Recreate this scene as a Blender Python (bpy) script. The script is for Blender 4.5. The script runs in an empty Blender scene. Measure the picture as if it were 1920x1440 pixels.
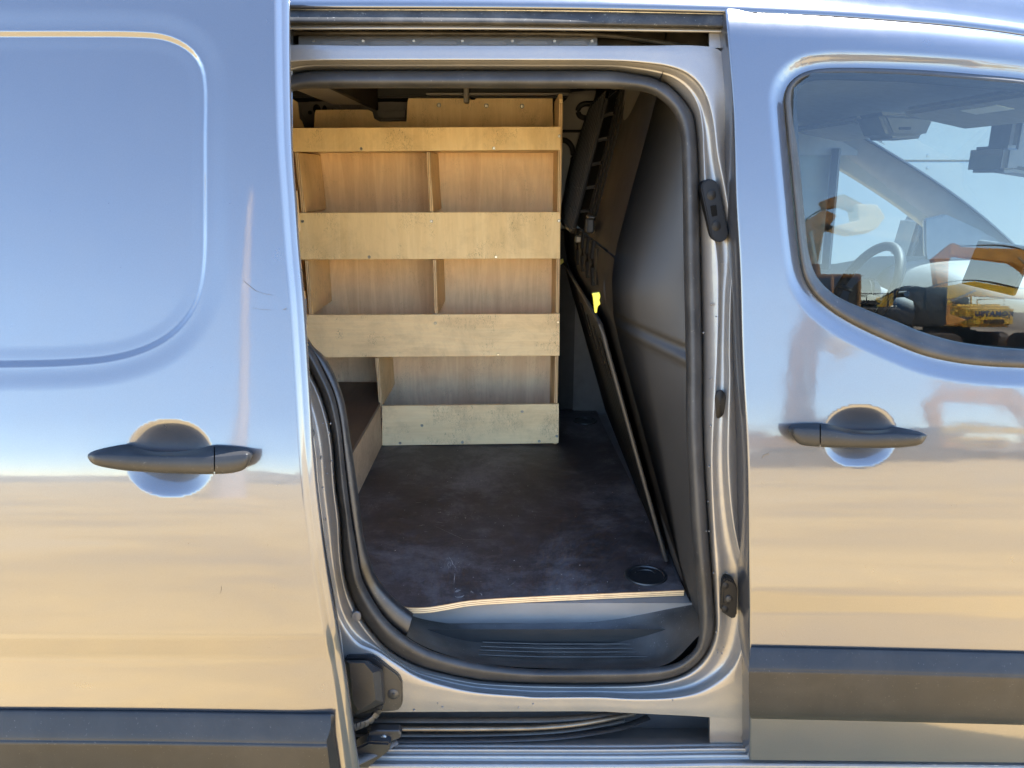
import bpy, bmesh, math, random
import numpy as np
from mathutils import Vector, Matrix
from mathutils.geometry import delaunay_2d_cdt

random.seed(4)
S = bpy.context.scene
COL = S.collection

# ------------------------------------------------------------------ camera
F = 1400.0                                   # focal length in photo pixels (photo 1920 x 1440)
PITCH = math.atan(390.0 / F)
CZ = 1.50
cam_d = bpy.data.cameras.new('camera')
cam_d.sensor_width = 36.0
cam_d.sensor_fit = 'HORIZONTAL'
cam_d.lens = 36.0 * F / 1920.0
cam_d.clip_start = 0.05
cam_d.clip_end = 3000.0
cam = bpy.data.objects.new('camera', cam_d)
cam.location = (0, 0, CZ)
cam.rotation_euler = (math.pi / 2 - PITCH, 0, 0)
COL.objects.link(cam)
S.camera = cam

# ------------------------------------------------------------------ sky, sun, exposure
SUN = Vector((0.36, 0.37, 0.90)).normalized()        # direction towards the sun
w = bpy.data.worlds.new('World')
S.world = w
w.use_nodes = True
wn = w.node_tree
bg = wn.nodes['Background']
sky = wn.nodes.new('ShaderNodeTexSky')
sky.sky_type = 'NISHITA'
sky.sun_disc = False
sky.sun_elevation = math.asin(SUN.z)
sky.sun_rotation = math.atan2(SUN.x, SUN.y)
sky.air_density = 1.0
sky.dust_density = 0.0
sky.ozone_density = 3.0
wn.links.new(sky.outputs[0], bg.inputs[0])
bg.inputs[1].default_value = 0.15
sun_d = bpy.data.lights.new('sun', 'SUN')
sun_d.energy = 3.7
sun_d.angle = math.radians(0.5)
sun_d.color = (1.0, 0.96, 0.89)
sun = bpy.data.objects.new('sun', sun_d)
sun.rotation_euler = SUN.to_track_quat('Z', 'Y').to_euler()
COL.objects.link(sun)
S.view_settings.view_transform = 'Standard'
S.view_settings.look = 'None'
S.view_settings.gamma = 1.0
S.view_settings.use_curve_mapping = False
S.view_settings.exposure = 3.2
S.cycles.use_denoising = True
S.cycles.max_bounces = 12
S.cycles.diffuse_bounces = 6
S.cycles.glossy_bounces = 6
S.cycles.transparent_max_bounces = 12
S.cycles.sample_clamp_indirect = 6.0

# ------------------------------------------------------------------ pixel rays and the side profile
cp, sp = math.cos(PITCH), math.sin(PITCH)


def ray(px, py):
    u, v = px - 960.0, 720.0 - py
    return Vector((u, F * cp + v * sp, -F * sp + v * cp))


def onY(px, py, Y):
    d = ray(px, py)
    t = Y / d.y
    return Vector((d.x * t, Y, CZ + d.z * t))


def onX(px, py, X):
    d = ray(px, py)
    t = X / d.x
    return Vector((X, d.y * t, CZ + d.z * t))


def onZ(px, py, Z):
    d = ray(px, py)
    t = (Z - CZ) / d.z
    return Vector((d.x * t, d.y * t, Z))


# lean of the van side (degrees the skin faces upwards) against height
_za = [(0.0, -4), (0.40, -3), (0.55, -1), (0.66, 2.5), (0.682, 2.5), (0.690, -8), (0.732, -9), (0.740, 2),
       (0.76, 4), (0.90, 7.5), (1.0, 10), (1.06, 12), (1.12, 12.5), (1.2, 11.5), (1.3, 10.5), (1.45, 12), (1.6, 14.5), (1.70, 17),
       (1.755, 23), (1.775, 38), (1.79, 55), (2.2, 60)]
ZT = np.linspace(0.0, 2.2, 2201)
AT = np.interp(ZT, [q[0] for q in _za], [q[1] for q in _za])
PT = np.concatenate([[0], np.cumsum(np.tan(np.radians((AT[1:] + AT[:-1]) / 2)) * (ZT[1] - ZT[0]))])
PT = PT - np.interp(1.0, ZT, PT) + 1.30
DOOR = -0.15                                   # the open sliding door stands this far outside the side


def P(z):
    return np.interp(z, ZT, PT)


# the sliding door carries a little more lean above its handle
_ex = [(0.95, 0), (1.0, 0.5), (1.06, 2.0), (1.12, 2.8), (1.2, 3.2), (1.3, 3.4), (1.45, 2.4), (1.6, 1.2), (1.7, 0.4), (1.76, 0), (2.2, 0)]
AT2 = AT + np.interp(ZT, [q[0] for q in _ex], [q[1] for q in _ex])
AT2 = np.where(ZT > 1.68, np.minimum(AT2, 17.5), AT2)
PT2 = np.concatenate([[0], np.cumsum(np.tan(np.radians((AT2[1:] + AT2[:-1]) / 2)) * (ZT[1] - ZT[0]))])
PT2 = PT2 - np.interp(0.9, ZT, PT2) + np.interp(0.9, ZT, PT)


def P2(z):
    return np.interp(z, ZT, PT2)


def roof_drop(x):
    return 0.055 * np.clip((x - 0.30) / 0.75, 0, 4) ** 1.7


def Pf(x, z):
    """front door skin: its lines fall slightly towards the nose, the roof line falls too"""
    zz = z + 0.022 * (np.asarray(x) - 0.45) * np.clip((1.2 - np.asarray(z)) / 0.3, 0, 1)
    zz = zz + roof_drop(np.asarray(x)) * np.clip((np.asarray(z) - 1.45) / 0.25, 0, 1)
    return P(zz)


def onS(px, py, off=0.0, fn=None):
    d = ray(px, py)
    Y = 1.35
    for _ in range(14):
        t = Y / d.y
        z = CZ + d.z * t
        Y = float((P2(z) if off < -0.1 else P(z)) if fn is None else fn(d.x * t, z)) + off
    t = Y / d.y
    return Vector((d.x * t, Y, CZ + d.z * t))


# ------------------------------------------------------------------ materials
MATS = {}


def nodes_of(name):
    m = bpy.data.materials.new(name)
    m.use_nodes = True
    nt = m.node_tree
    return m, nt, nt.nodes['Principled BSDF']


def N(nt, typ, **kw):
    n = nt.nodes.new(typ)
    for k, v in kw.items():
        setattr(n, k, v)
    return n


def coords(nt, scale=(1, 1, 1), rot=(0, 0, 0)):
    tc = N(nt, 'ShaderNodeTexCoord')
    mp = N(nt, 'ShaderNodeMapping')
    mp.inputs['Scale'].default_value = scale
    mp.inputs['Rotation'].default_value = rot
    nt.links.new(tc.outputs['Object'], mp.inputs['Vector'])
    return mp.outputs['Vector']


def noise(nt, vec, scale, detail=4, rough=0.55, dist=0.0):
    n = N(nt, 'ShaderNodeTexNoise')
    n.inputs['Scale'].default_value = scale
    n.inputs['Detail'].default_value = detail
    n.inputs['Roughness'].default_value = rough
    n.inputs['Distortion'].default_value = dist
    nt.links.new(vec, n.inputs['Vector'])
    return n.outputs['Fac']


def ramp(nt, fac, stops):
    r = N(nt, 'ShaderNodeValToRGB')
    el = r.color_ramp.elements
    while len(el) > 1:
        el.remove(el[-1])
    el[0].position = stops[0][0]
    el[0].color = (*stops[0][1], 1) if len(stops[0][1]) == 3 else stops[0][1]
    for p, c in stops[1:]:
        e = el.new(p)
        e.color = (*c, 1) if len(c) == 3 else c
    nt.links.new(fac, r.inputs['Fac'])
    return r.outputs['Color']


def g(v):
    return (v, v, v)


def mixc(nt, fac, a, b, mode='MIX'):
    m = N(nt, 'ShaderNodeMix', data_type='RGBA', blend_type=mode)
    for s, v in ((0, fac), (6, a), (7, b)):
        if isinstance(v, bpy.types.NodeSocket):
            nt.links.new(v, m.inputs[s])
        elif s == 0:
            m.inputs[0].default_value = v
        else:
            m.inputs[s].default_value = (*v, 1)
    return m.outputs[2]


def bump(nt, b, height, strength, dist=0.001):
    n = N(nt, 'ShaderNodeBump')
    n.inputs['Strength'].default_value = strength
    n.inputs['Distance'].default_value = dist
    nt.links.new(height, n.inputs['Height'])
    nt.links.new(n.outputs['Normal'], b.inputs['Normal'])
    return n


def plain(name, col, rough=0.5, metal=0.0, coat=0.0, spec=0.5, mottle=0.12, scale=30, bumps=0.0, dust=0.0):
    m, nt, b = nodes_of(name)
    v = coords(nt)
    f = noise(nt, v, scale, 5)
    lo = tuple(c * (1 - mottle) for c in col)
    hi = tuple(min(1, c * (1 + mottle)) for c in col)
    c = ramp(nt, f, [(0.3, lo), (0.7, hi)])
    if dust:
        sp1 = noise(nt, v, 210, 3, 0.6)
        big = noise(nt, v, 7, 8, 0.72, 0.5)
        c = mixc(nt, ramp(nt, big, [(0.46, g(0)), (0.75, g(dust))]), c, (0.085, 0.076, 0.064))
        c = mixc(nt, ramp(nt, sp1, [(0.66, g(0)), (0.72, g(min(1, dust * 1.6)))]), c, (0.20, 0.185, 0.16))
    nt.links.new(c, b.inputs['Base Color'])
    f2 = noise(nt, v, scale * 0.35, 6, 0.65)
    nt.links.new(ramp(nt, f2, [(0.3, g(max(0.02, rough - 0.07))), (0.75, g(min(1, rough + 0.09)))]), b.inputs['Roughness'])
    b.inputs['Metallic'].default_value = metal
    b.inputs['Coat Weight'].default_value = coat
    b.inputs['Coat Roughness'].default_value = 0.05
    b.inputs['Specular IOR Level'].default_value = spec
    if bumps:
        bump(nt, b, noise(nt, v, 700, 3), bumps, 0.0006)
    MATS[name] = m
    return m


def paint(name, col, base_rough, coat, dust=0.0, orange=0.02, metal=0.5):
    """metallic paint: flake layer under a clear coat, faint waviness and road film"""
    m, nt, b = nodes_of(name)
    v = coords(nt)
    flake = noise(nt, v, 1400, 2)
    c = ramp(nt, flake, [(0.3, tuple(x * 0.86 for x in col)), (0.7, tuple(min(1, x * 1.14) for x in col))])
    if dust:
        d = noise(nt, coords(nt, (1, 1, 2.2)), 9, 8, 0.7, 0.4)
        c = mixc(nt, ramp(nt, d, [(0.45, g(0)), (0.8, g(dust))]), c, (0.30, 0.25, 0.18))
    nt.links.new(c, b.inputs['Base Color'])
    b.inputs['Metallic'].default_value = metal
    r = noise(nt, v, 14, 7, 0.7)
    nt.links.new(ramp(nt, r, [(0.3, g(base_rough - 0.03)), (0.8, g(base_rough + 0.06))]), b.inputs['Roughness'])
    b.inputs['Coat Weight'].default_value = coat
    b.inputs['Coat IOR'].default_value = 1.55
    nt.links.new(ramp(nt, r, [(0.35, g(0.030)), (0.85, g(0.10))]), b.inputs['Coat Roughness'])
    wav = mixc(nt, 0.75, noise(nt, v, 60, 2), noise(nt, v, 9, 2))
    bn = bump(nt, b, wav, orange, 0.004)
    nt.links.new(bn.outputs['Normal'], b.inputs['Coat Normal'])
    MATS[name] = m
    return m


def wood(name, light, dark, grain_axis, scuffs=0.5, rough=0.55, stain=(0.20, 0.13, 0.075), big=1.0):
    """veneered plywood: grain stretched along one axis, wandering figure, grime and dark scuffs"""
    m, nt, b = nodes_of(name)
    st = {'x': (0.9, 9, 9), 'y': (9, 0.9, 9), 'z': (9, 9, 0.9)}[grain_axis]
    v = coords(nt, st)
    v1 = coords(nt)
    fig = noise(nt, v, 1.1 * big, 3, 0.5, 1.2)
    fine = noise(nt, v, 14, 6, 0.7, 0.3)
    mid = tuple((a + c) / 2 for a, c in zip(light, dark))
    c = ramp(nt, fig, [(0.30, dark), (0.46, mid), (0.52, light), (0.60, mid), (0.72, light)])
    c = mixc(nt, 0.28, c, ramp(nt, fine, [(0.3, tuple(q * 0.70 for q in mid)), (0.7, light)]), 'MIX')
    gr = noise(nt, v1, 5, 9, 0.75, 0.6)
    c = mixc(nt, ramp(nt, gr, [(0.47, g(0)), (0.75, g(scuffs))]), c, stain)
    sc = noise(nt, coords(nt, (30, 30, 9), (0.2, 0.5, 0.3)), 2.2, 3, 0.5, 3.5)
    msk = noise(nt, v1, 11, 3)
    sm = mixc(nt, 1.0, ramp(nt, sc, [(0.482, g(0)), (0.5, g(1)), (0.518, g(0))]), ramp(nt, msk, [(0.52, g(0)), (0.60, g(1))]), 'MULTIPLY')
    c = mixc(nt, mixc(nt, 1.0, sm, g(min(1.0, scuffs * 2.0)), 'MULTIPLY'), c, tuple(q * 0.35 for q in stain))
    nt.links.new(c, b.inputs['Base Color'])
    nt.links.new(ramp(nt, gr, [(0.3, g(rough - 0.08)), (0.8, g(rough + 0.15))]), b.inputs['Roughness'])
    bump(nt, b, fine, 0.12, 0.0008)
    MATS[name] = m
    return m


def ply_edge(name, axis, pitch=0.0028):
    m, nt, b = nodes_of(name)
    tc = N(nt, 'ShaderNodeTexCoord')
    sx = N(nt, 'ShaderNodeSeparateXYZ')
    nt.links.new(tc.outputs['Object'], sx.inputs[0])
    nz = noise(nt, tc.outputs['Object'], 30, 3)
    a = N(nt, 'ShaderNodeMath', operation='MULTIPLY_ADD')
    nt.links.new(nz, a.inputs[0])
    a.inputs[1].default_value = 0.0022
    nt.links.new(sx.outputs['XYZ'.index(axis.upper())], a.inputs[2])
    mu = N(nt, 'ShaderNodeMath', operation='MULTIPLY')
    nt.links.new(a.outputs[0], mu.inputs[0])
    mu.inputs[1].default_value = 2 * math.pi / pitch / 2
    si = N(nt, 'ShaderNodeMath', operation='SINE')
    nt.links.new(mu.outputs[0], si.inputs[0])
    ab = N(nt, 'ShaderNodeMath', operation='MULTIPLY_ADD')
    nt.links.new(si.outputs[0], ab.inputs[0])
    ab.inputs[1].default_value = 0.5
    ab.inputs[2].default_value = 0.5
    c = ramp(nt, ab.outputs[0], [(0.25, (0.30, 0.18, 0.08)), (0.6, (0.66, 0.48, 0.27))])
    gr = noise(nt, tc.outputs['Object'], 22, 6, 0.7)
    c = mixc(nt, ramp(nt, gr, [(0.5, g(0)), (0.8, g(0.5))]), c, (0.16, 0.11, 0.07))
    nt.links.new(c, b.inputs['Base Color'])
    b.inputs['Roughness'].default_value = 0.7
    MATS[name] = m
    return m


paint('paint', (0.062, 0.064, 0.072), 0.30, 1.0, orange=0.03, metal=0.65)
paint('jamb_paint', (0.150, 0.143, 0.136), 0.42, 0.40, dust=0.25, orange=0.10, metal=0.45)
plain('trim_plastic', (0.009, 0.009, 0.0095), 0.44, spec=0.24, mottle=0.15, scale=12, bumps=0.25, dust=0.10)
plain('black_plastic', (0.010, 0.010, 0.011), 0.45, mottle=0.25, scale=25, bumps=0.2, dust=0.2)
plain('rubber', (0.019, 0.0185, 0.0185), 0.50, spec=0.28, mottle=0.3, scale=18, dust=0.22)
plain('tread_plastic', (0.032, 0.027, 0.022), 0.52, mottle=0.35, scale=14, bumps=0.5, dust=0.35)
plain('latch_black', (0.0045, 0.0045, 0.005), 0.55, spec=0.18, mottle=0.2)
plain('wall_trim', (0.017, 0.0163, 0.016), 0.58, mottle=0.10, scale=8, bumps=0.1)
plain('bulkhead_steel', (0.0042, 0.0036, 0.0031), 0.60, mottle=0.2, scale=9, spec=0.10)
plain('bounce_lining', (0.52, 0.50, 0.46), 0.7, mottle=0.08, scale=6)  # ceiling and rear wall made pale to bounce light into the load space
plain('inner_steel', (0.16, 0.15, 0.14), 0.45, mottle=0.12, scale=8)
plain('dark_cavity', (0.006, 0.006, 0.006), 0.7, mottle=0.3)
plain('rail_steel', (0.10, 0.085, 0.065), 0.40, metal=0.7, mottle=0.4, scale=20, dust=0.6)
plain('zinc', (0.40, 0.385, 0.35), 0.32, metal=0.9, mottle=0.2, scale=90)
plain('yellow_tab', (0.34, 0.31, 0.02), 0.45, mottle=0.1)
plain('leaf_green', (0.45, 0.50, 0.06), 0.6, mottle=0.25, scale=200)
plain('headliner', (0.26, 0.255, 0.245), 0.85, mottle=0.06, scale=40)
plain('cab_grey', (0.13, 0.13, 0.135), 0.6, mottle=0.08, scale=20)
plain('dash_plastic', (0.030, 0.030, 0.032), 0.55, mottle=0.15, scale=30)
plain('strip_rubber', (0.011, 0.011, 0.011), 0.62, spec=0.2, mottle=0.5, scale=25, dust=0.5)
plain('wheel_leather', (0.006, 0.006, 0.006), 0.6, spec=0.15, mottle=0.2, scale=40)
plain('seat_fabric', (0.07, 0.07, 0.075), 0.9, mottle=0.3, scale=60)
plain('white_sheet', (0.185, 0.215, 0.225), 0.45, mottle=0.03, scale=3)
plain('sheet_gap', (0.10, 0.10, 0.10), 0.6)
plain('machine_yellow', (0.72, 0.46, 0.03), 0.42, mottle=0.18, scale=3)
plain('machine_orange', (0.62, 0.30, 0.06), 0.5, mottle=0.22, scale=3)
plain('machine_cream', (0.72, 0.66, 0.50), 0.5, mottle=0.2, scale=3)
plain('machine_black', (0.025, 0.024, 0.022), 0.5, mottle=0.3, scale=5)
plain('track_steel', (0.09, 0.07, 0.055), 0.65, metal=0.3, mottle=0.4, scale=6)
plain('machine_brown', (0.26, 0.135, 0.045), 0.55, mottle=0.3, scale=3)
plain('streak_pole_pale', (0.62, 0.54, 0.52), 0.7, mottle=0.12, scale=2)
plain('bank_earth', (0.30, 0.24, 0.17), 0.95, mottle=0.35, scale=0.25)
plain('chalk', (0.20, 0.185, 0.17), 0.8, mottle=0.4, scale=80)
plain('letter_blue', (0.02, 0.03, 0.12), 0.4)
plain('sticker_white', (0.70, 0.70, 0.66), 0.5, mottle=0.05)
plain('chip', (0.05, 0.04, 0.03), 0.6)
plain('mirror_glass', (0.75, 0.78, 0.80), 0.04, metal=1.0, mottle=0.0)
plain('droplet', (0.10, 0.095, 0.09), 0.15, spec=0.4, mottle=0.1)
wood('birch_x', (0.84, 0.64, 0.34), (0.75, 0.54, 0.26), 'z', 0.36)
wood('birch_low', (0.93, 0.71, 0.40), (0.85, 0.60, 0.31), 'x', 0.38)  # warmer copy of the birch, offsets blue skylight on the low boards
wood('veneer', (0.90, 0.67, 0.39), (0.72, 0.48, 0.25), 'z', 0.15, big=1.3)
wood('veneer_pale', (0.90, 0.69, 0.45), (0.72, 0.48, 0.28), 'z', 0.25, big=1.1)
wood('brown_board', (0.56, 0.38, 0.23), (0.42, 0.27, 0.15), 'x', 0.35)
wood('dark_board', (0.11, 0.072, 0.05), (0.07, 0.045, 0.032), 'y', 0.5)
ply_edge('ply_edge_x', 'x')
ply_edge('ply_edge_z', 'z', 0.0024)
ply_edge('ply_edge_y', 'y')


def floor_material():
    m, nt, b = nodes_of('film_floor')
    v = coords(nt)
    d = noise(nt, v, 3.2, 12, 0.78, 0.3)
    d2 = noise(nt, coords(nt, (1, 2.2, 1)), 12, 10, 0.8, 0.2)
    base = ramp(nt, d, [(0.36, (0.019, 0.013, 0.013)), (0.48, (0.036, 0.027, 0.027)), (0.64, (0.115, 0.10, 0.10))])
    c = mixc(nt, ramp(nt, d2, [(0.50, g(0)), (0.75, g(0.55))]), base, (0.12, 0.105, 0.10))
    # pale scratches
    sc = noise(nt, coords(nt, (26, 5, 26), (0, 0, 0.5)), 1.7, 3, 0.5, 3.0)
    mk = noise(nt, v, 6.5, 3)
    s1 = mixc(nt, 1.0, ramp(nt, sc, [(0.493, g(0)), (0.5, g(1)), (0.507, g(0))]), ramp(nt, mk, [(0.60, g(0)), (0.70, g(0.8))]), 'MULTIPLY')
    c = mixc(nt, s1, c, (0.40, 0.38, 0.36))
    sp_ = noise(nt, v, 120, 2)
    c = mixc(nt, ramp(nt, sp_, [(0.745, g(0)), (0.77, g(0.7))]), c, (0.45, 0.43, 0.40))
    nt.links.new(c, b.inputs['Base Color'])
    nt.links.new(ramp(nt, d2, [(0.3, g(0.42)), (0.75, g(0.66))]), b.inputs['Roughness'])
    wv = N(nt, 'ShaderNodeTexWave')
    wv.inputs['Scale'].default_value = 95
    wv.inputs['Distortion'].default_value = 0.4
    nt.links.new(v, wv.inputs['Vector'])
    bump(nt, b, wv.outputs['Fac'], 0.35, 0.0008)
    MATS['film_floor'] = m


floor_material()


def glass_material(name, tint, refl=1.75):
    m = bpy.data.materials.new(name)
    m.use_nodes = True
    nt = m.node_tree
    nt.nodes.clear()
    out = N(nt, 'ShaderNodeOutputMaterial')
    tr = N(nt, 'ShaderNodeBsdfTransparent')
    gl = N(nt, 'ShaderNodeBsdfGlossy')
    gl.inputs['Roughness'].default_value = 0.002
    fr = N(nt, 'ShaderNodeFresnel')
    fr.inputs['IOR'].default_value = refl
    tr.inputs['Color'].default_value = (*tint, 1)
    tc = N(nt, 'ShaderNodeTexCoord')
    d = noise(nt, tc.outputs['Object'], 4, 8, 0.7)
    nt.links.new(ramp(nt, d, [(0.35, tint), (0.8, tuple(q * 0.94 for q in tint))]), tr.inputs['Color'])
    mx = N(nt, 'ShaderNodeMixShader')
    nt.links.new(fr.outputs[0], mx.inputs[0])
    nt.links.new(tr.outputs[0], mx.inputs[1])
    nt.links.new(gl.outputs[0], mx.inputs[2])
    nt.links.new(mx.outputs[0], out.inputs[0])
    MATS[name] = m


glass_material('glass', (0.58, 0.71, 0.74), 1.56)
plain('grille_backing', (0.004, 0.004, 0.004), 0.9, spec=0.05)
glass_material('smoked_pane', (0.07, 0.09, 0.085), 1.15)
plain('grille_steel', (0.010, 0.010, 0.0105), 0.50, spec=0.22)
glass_material('screen_glass', (0.84, 0.92, 0.93), 1.30)


def ground_material():
    m, nt, b = nodes_of('sandy_ground')
    v = coords(nt)
    a = noise(nt, coords(nt, (0.35, 1, 1)), 0.9, 8, 0.6, 0.5)
    c = noise(nt, v, 6, 8, 0.7)
    col = ramp(nt, a, [(0.34, (0.41, 0.29, 0.16)), (0.46, (0.56, 0.37, 0.145)), (0.54, (0.68, 0.45, 0.170)), (0.70, (0.62, 0.45, 0.24))])
    col = mixc(nt, ramp(nt, c, [(0.45, g(0)), (0.8, g(0.45))]), col, (0.40, 0.31, 0.20))
    nt.links.new(col, b.inputs['Base Color'])
    b.inputs['Roughness'].default_value = 0.95
    bump(nt, b, c, 0.4, 0.01)
    MATS['sandy_ground'] = m


ground_material()

# ------------------------------------------------------------------ object helpers


def put(o, parent=None):
    COL.objects.link(o)
    if parent is not None:
        o.parent = parent
        o.matrix_parent_inverse = Matrix.Translation(-Vector(root_loc(parent)))
    return o


def root_loc(o):
    return o['_base'] if '_base' in o else (0, 0, 0)


def thing(name, label, cat, loc, group=None):
    o = bpy.data.objects.new(name, None)
    o.empty_display_size = 0.1
    o.location = loc
    o['_base'] = tuple(loc)
    o['label'] = label
    o['category'] = cat
    if group:
        o['group'] = group
    COL.objects.link(o)
    return o


def mk(name, verts, faces, mat, parent=None, smooth=True, normals=None, angle=None):
    me = bpy.data.meshes.new(name)
    me.from_pydata([tuple(v) for v in verts], [], faces)
    me.materials.append(MATS[mat])
    if smooth:
        me.polygons.foreach_set('use_smooth', [True] * len(me.polygons))
    me.update()
    if angle is not None:
        me.set_sharp_from_angle(angle=math.radians(angle))
    if normals is not None:
        me.normals_split_custom_set_from_vertices([tuple(n) for n in normals])
    o = bpy.data.objects.new(name, me)
    return put(o, parent)


def from_bm(name, bm, mat, parent=None, smooth=False, angle=35):
    me = bpy.data.meshes.new(name)
    bm.normal_update()
    bm.to_mesh(me)
    bm.free()
    me.materials.append(MATS[mat])
    if smooth:
        me.polygons.foreach_set('use_smooth', [True] * len(me.polygons))
        me.set_sharp_from_angle(angle=math.radians(angle))
    o = bpy.data.objects.new(name, me)
    return put(o, parent)


def catmull(pts, n):
    """n points along a smooth curve through pts, evenly by length"""
    p = [np.array(q, float) for q in pts]
    if len(p) == 2:
        dense = np.array([p[0] + (p[1] - p[0]) * t for t in np.linspace(0, 1, 40)])
    else:
        ext = [2 * p[0] - p[1]] + p + [2 * p[-1] - p[-2]]
        out = []
        for i in range(1, len(ext) - 2):
            a, b, c, d = ext[i - 1:i + 3]
            l0 = max(np.linalg.norm(b - a), 1e-9) ** 0.5
            l1 = max(np.linalg.norm(c - b), 1e-9) ** 0.5
            l2 = max(np.linalg.norm(d - c), 1e-9) ** 0.5
            t0, t1, t2, t3 = 0, l0, l0 + l1, l0 + l1 + l2
            for t in np.linspace(t1, t2, 14, endpoint=False):
                A1 = (t1 - t) / (t1 - t0) * a + (t - t0) / (t1 - t0) * b
                A2 = (t2 - t) / (t2 - t1) * b + (t - t1) / (t2 - t1) * c
                A3 = (t3 - t) / (t3 - t2) * c + (t - t2) / (t3 - t2) * d
                B1 = (t2 - t) / (t2 - t0) * A1 + (t - t0) / (t2 - t0) * A2
                B2 = (t3 - t) / (t3 - t1) * A2 + (t - t1) / (t3 - t1) * A3
                out.append((t2 - t) / (t2 - t1) * B1 + (t - t1) / (t2 - t1) * B2)
        out.append(p[-1])
        dense = np.array(out)
    seg = np.linalg.norm(np.diff(dense, axis=0), axis=1)
    s = np.concatenate([[0], np.cumsum(seg)])
    q = np.linspace(0, s[-1], n)
    return np.stack([np.interp(q, s, dense[:, k]) for k in range(dense.shape[1])], 1)


def by_angle(pts, n, centre=(960, 700), a0=None, a1=None):
    """sample a traced loop (px, py, off) at even angles round a centre so that nested loops line up"""
    d = catmull(pts, 1400)
    ang = np.unwrap(np.arctan2(d[:, 1] - centre[1], d[:, 0] - centre[0]))
    ang = np.maximum.accumulate(ang)
    ang = ang + np.arange(len(ang)) * 1e-9
    q = np.linspace(a0, a1, n)
    return np.stack([np.interp(q, ang, d[:, k]) for k in range(d.shape[1])], 1)


def grid_mesh(name, rows, mat, parent, smooth=True, angle=None, flip=False, sub=1, close=False):
    """rows: list of equal-length point lists; sub > 1 rounds the section between rows"""
    R = [np.array([tuple(q) for q in r], float) for r in rows]
    if sub > 1:
        A = np.stack(R)                           # rows, n, 3
        m = A.shape[0]
        ext = np.concatenate([2 * A[:1] - A[1:2], A, 2 * A[-1:] - A[-2:-1]])
        out = []
        for i in range(1, m):
            a, b, c, d = ext[i - 1], ext[i], ext[i + 1], ext[i + 2]
            for t in np.linspace(0, 1, sub, endpoint=False):
                out.append(0.5 * (2 * b + (c - a) * t + (2 * a - 5 * b + 4 * c - d) * t * t + (3 * b - a - 3 * c + d) * t ** 3))
        out.append(A[-1])
        R = out
    n = len(R[0])
    verts = [tuple(q) for r in R for q in r]
    faces = []
    for i in range(len(R) - 1):
        for j in range(n - 1 + (1 if close else 0)):
            k = (j + 1) % n
            f = (i * n + j, i * n + k, (i + 1) * n + k, (i + 1) * n + j)
            faces.append(f[::-1] if flip else f)
    return mk(name, verts, faces, mat, parent, smooth, angle=angle)


def tube(name, pts, r, mat, parent, n=10, close=False, cap=True, scale=(1, 1)):
    pts = [Vector(p) for p in pts]
    rows = []
    up = Vector((0, 0, 1))
    for i, p in enumerate(pts):
        a = pts[max(i - 1, 0)] if not close else pts[i - 1]
        b = pts[min(i + 1, len(pts) - 1)] if not close else pts[(i + 1) % len(pts)]
        t = (b - a).normalized()
        u = up.cross(t)
        if u.length < 1e-3:
            u = Vector((1, 0, 0)).cross(t)
        u.normalize()
        v = t.cross(u)
        rr = r[i] if isinstance(r, (list, tuple)) else r
        rows.append([p + (u * math.cos(k * 2 * math.pi / n) * scale[0] + v * math.sin(k * 2 * math.pi / n) * scale[1]) * rr for k in range(n)])
    verts = [q for row in rows for q in row]
    m = len(rows)
    faces = []
    for i in range(m - 1 + (1 if close else 0)):
        i2 = (i + 1) % m
        for k in range(n):
            k2 = (k + 1) % n
            faces.append((i * n + k, i * n + k2, i2 * n + k2, i2 * n + k))
    if cap and not close:
        faces.append(tuple(range(n))[::-1])
        faces.append(tuple((m - 1) * n + k for k in range(n)))
    return mk(name, verts, faces, mat, parent, True, angle=50)


def prism(name, poly, depth, mat, parent, bev=0.0012, smooth=False, seg=1):
    """poly: 3D points of one flat face; extruded by the vector depth, edges slightly bevelled"""
    bm = bmesh.new()
    d = Vector(depth)
    a = [bm.verts.new(p) for p in poly]
    b = [bm.verts.new(Vector(p) + d) for p in poly]
    n = len(poly)
    bm.faces.new(a)
    bm.faces.new(b[::-1])
    for i in range(n):
        bm.faces.new((a[i], b[i], b[(i + 1) % n], a[(i + 1) % n]))
    bmesh.ops.recalc_face_normals(bm, faces=bm.faces)
    if bev:
        bmesh.ops.bevel(bm, geom=list(bm.edges), offset=bev, segments=seg, affect='EDGES', clamp_overlap=True)
    return from_bm(name, bm, mat, parent, smooth or seg > 1)


def box(name, x0, x1, y0, y1, z0, z1, mat, parent, bev=0.002, seg=1):
    return prism(name, [(x0, y0, z0), (x1, y0, z0), (x1, y0, z1), (x0, y0, z1)], (0, y1 - y0, 0), mat, parent, bev, seg=seg)


def pxplank(name, quad, Y, thick, mat, parent, bev=0.001):
    return prism(name, [onY(x, y, Y) for x, y in quad], (0, thick, 0), mat, parent, bev)


def inside(poly, pts):
    x, y = pts[:, 0], pts[:, 1]
    r = np.zeros(len(pts), bool)
    n = len(poly)
    for i in range(n):
        x0, y0 = poly[i]
        x1, y1 = poly[(i + 1) % n]
        if y0 == y1:
            continue
        c = ((y0 > y) != (y1 > y)) & (x < (x1 - x0) * (y - y0) / (y1 - y0) + x0)
        r ^= c
    return r


def seg_dist(poly, pts, closed=True):
    best = np.full(len(pts), 1e9)
    n = len(poly)
    for i in range(n if closed else n - 1):
        a = np.array(poly[i])
        b = np.array(poly[(i + 1) % n])
        ab = b - a
        t = np.clip(((pts - a) @ ab) / max(ab @ ab, 1e-12), 0, 1)
        best = np.minimum(best, np.linalg.norm(pts - (a + t[:, None] * ab), axis=1))
    return best


def sdf(poly, pts):
    d = seg_dist(poly, pts)
    return np.where(inside(poly, pts), -d, d)


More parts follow.
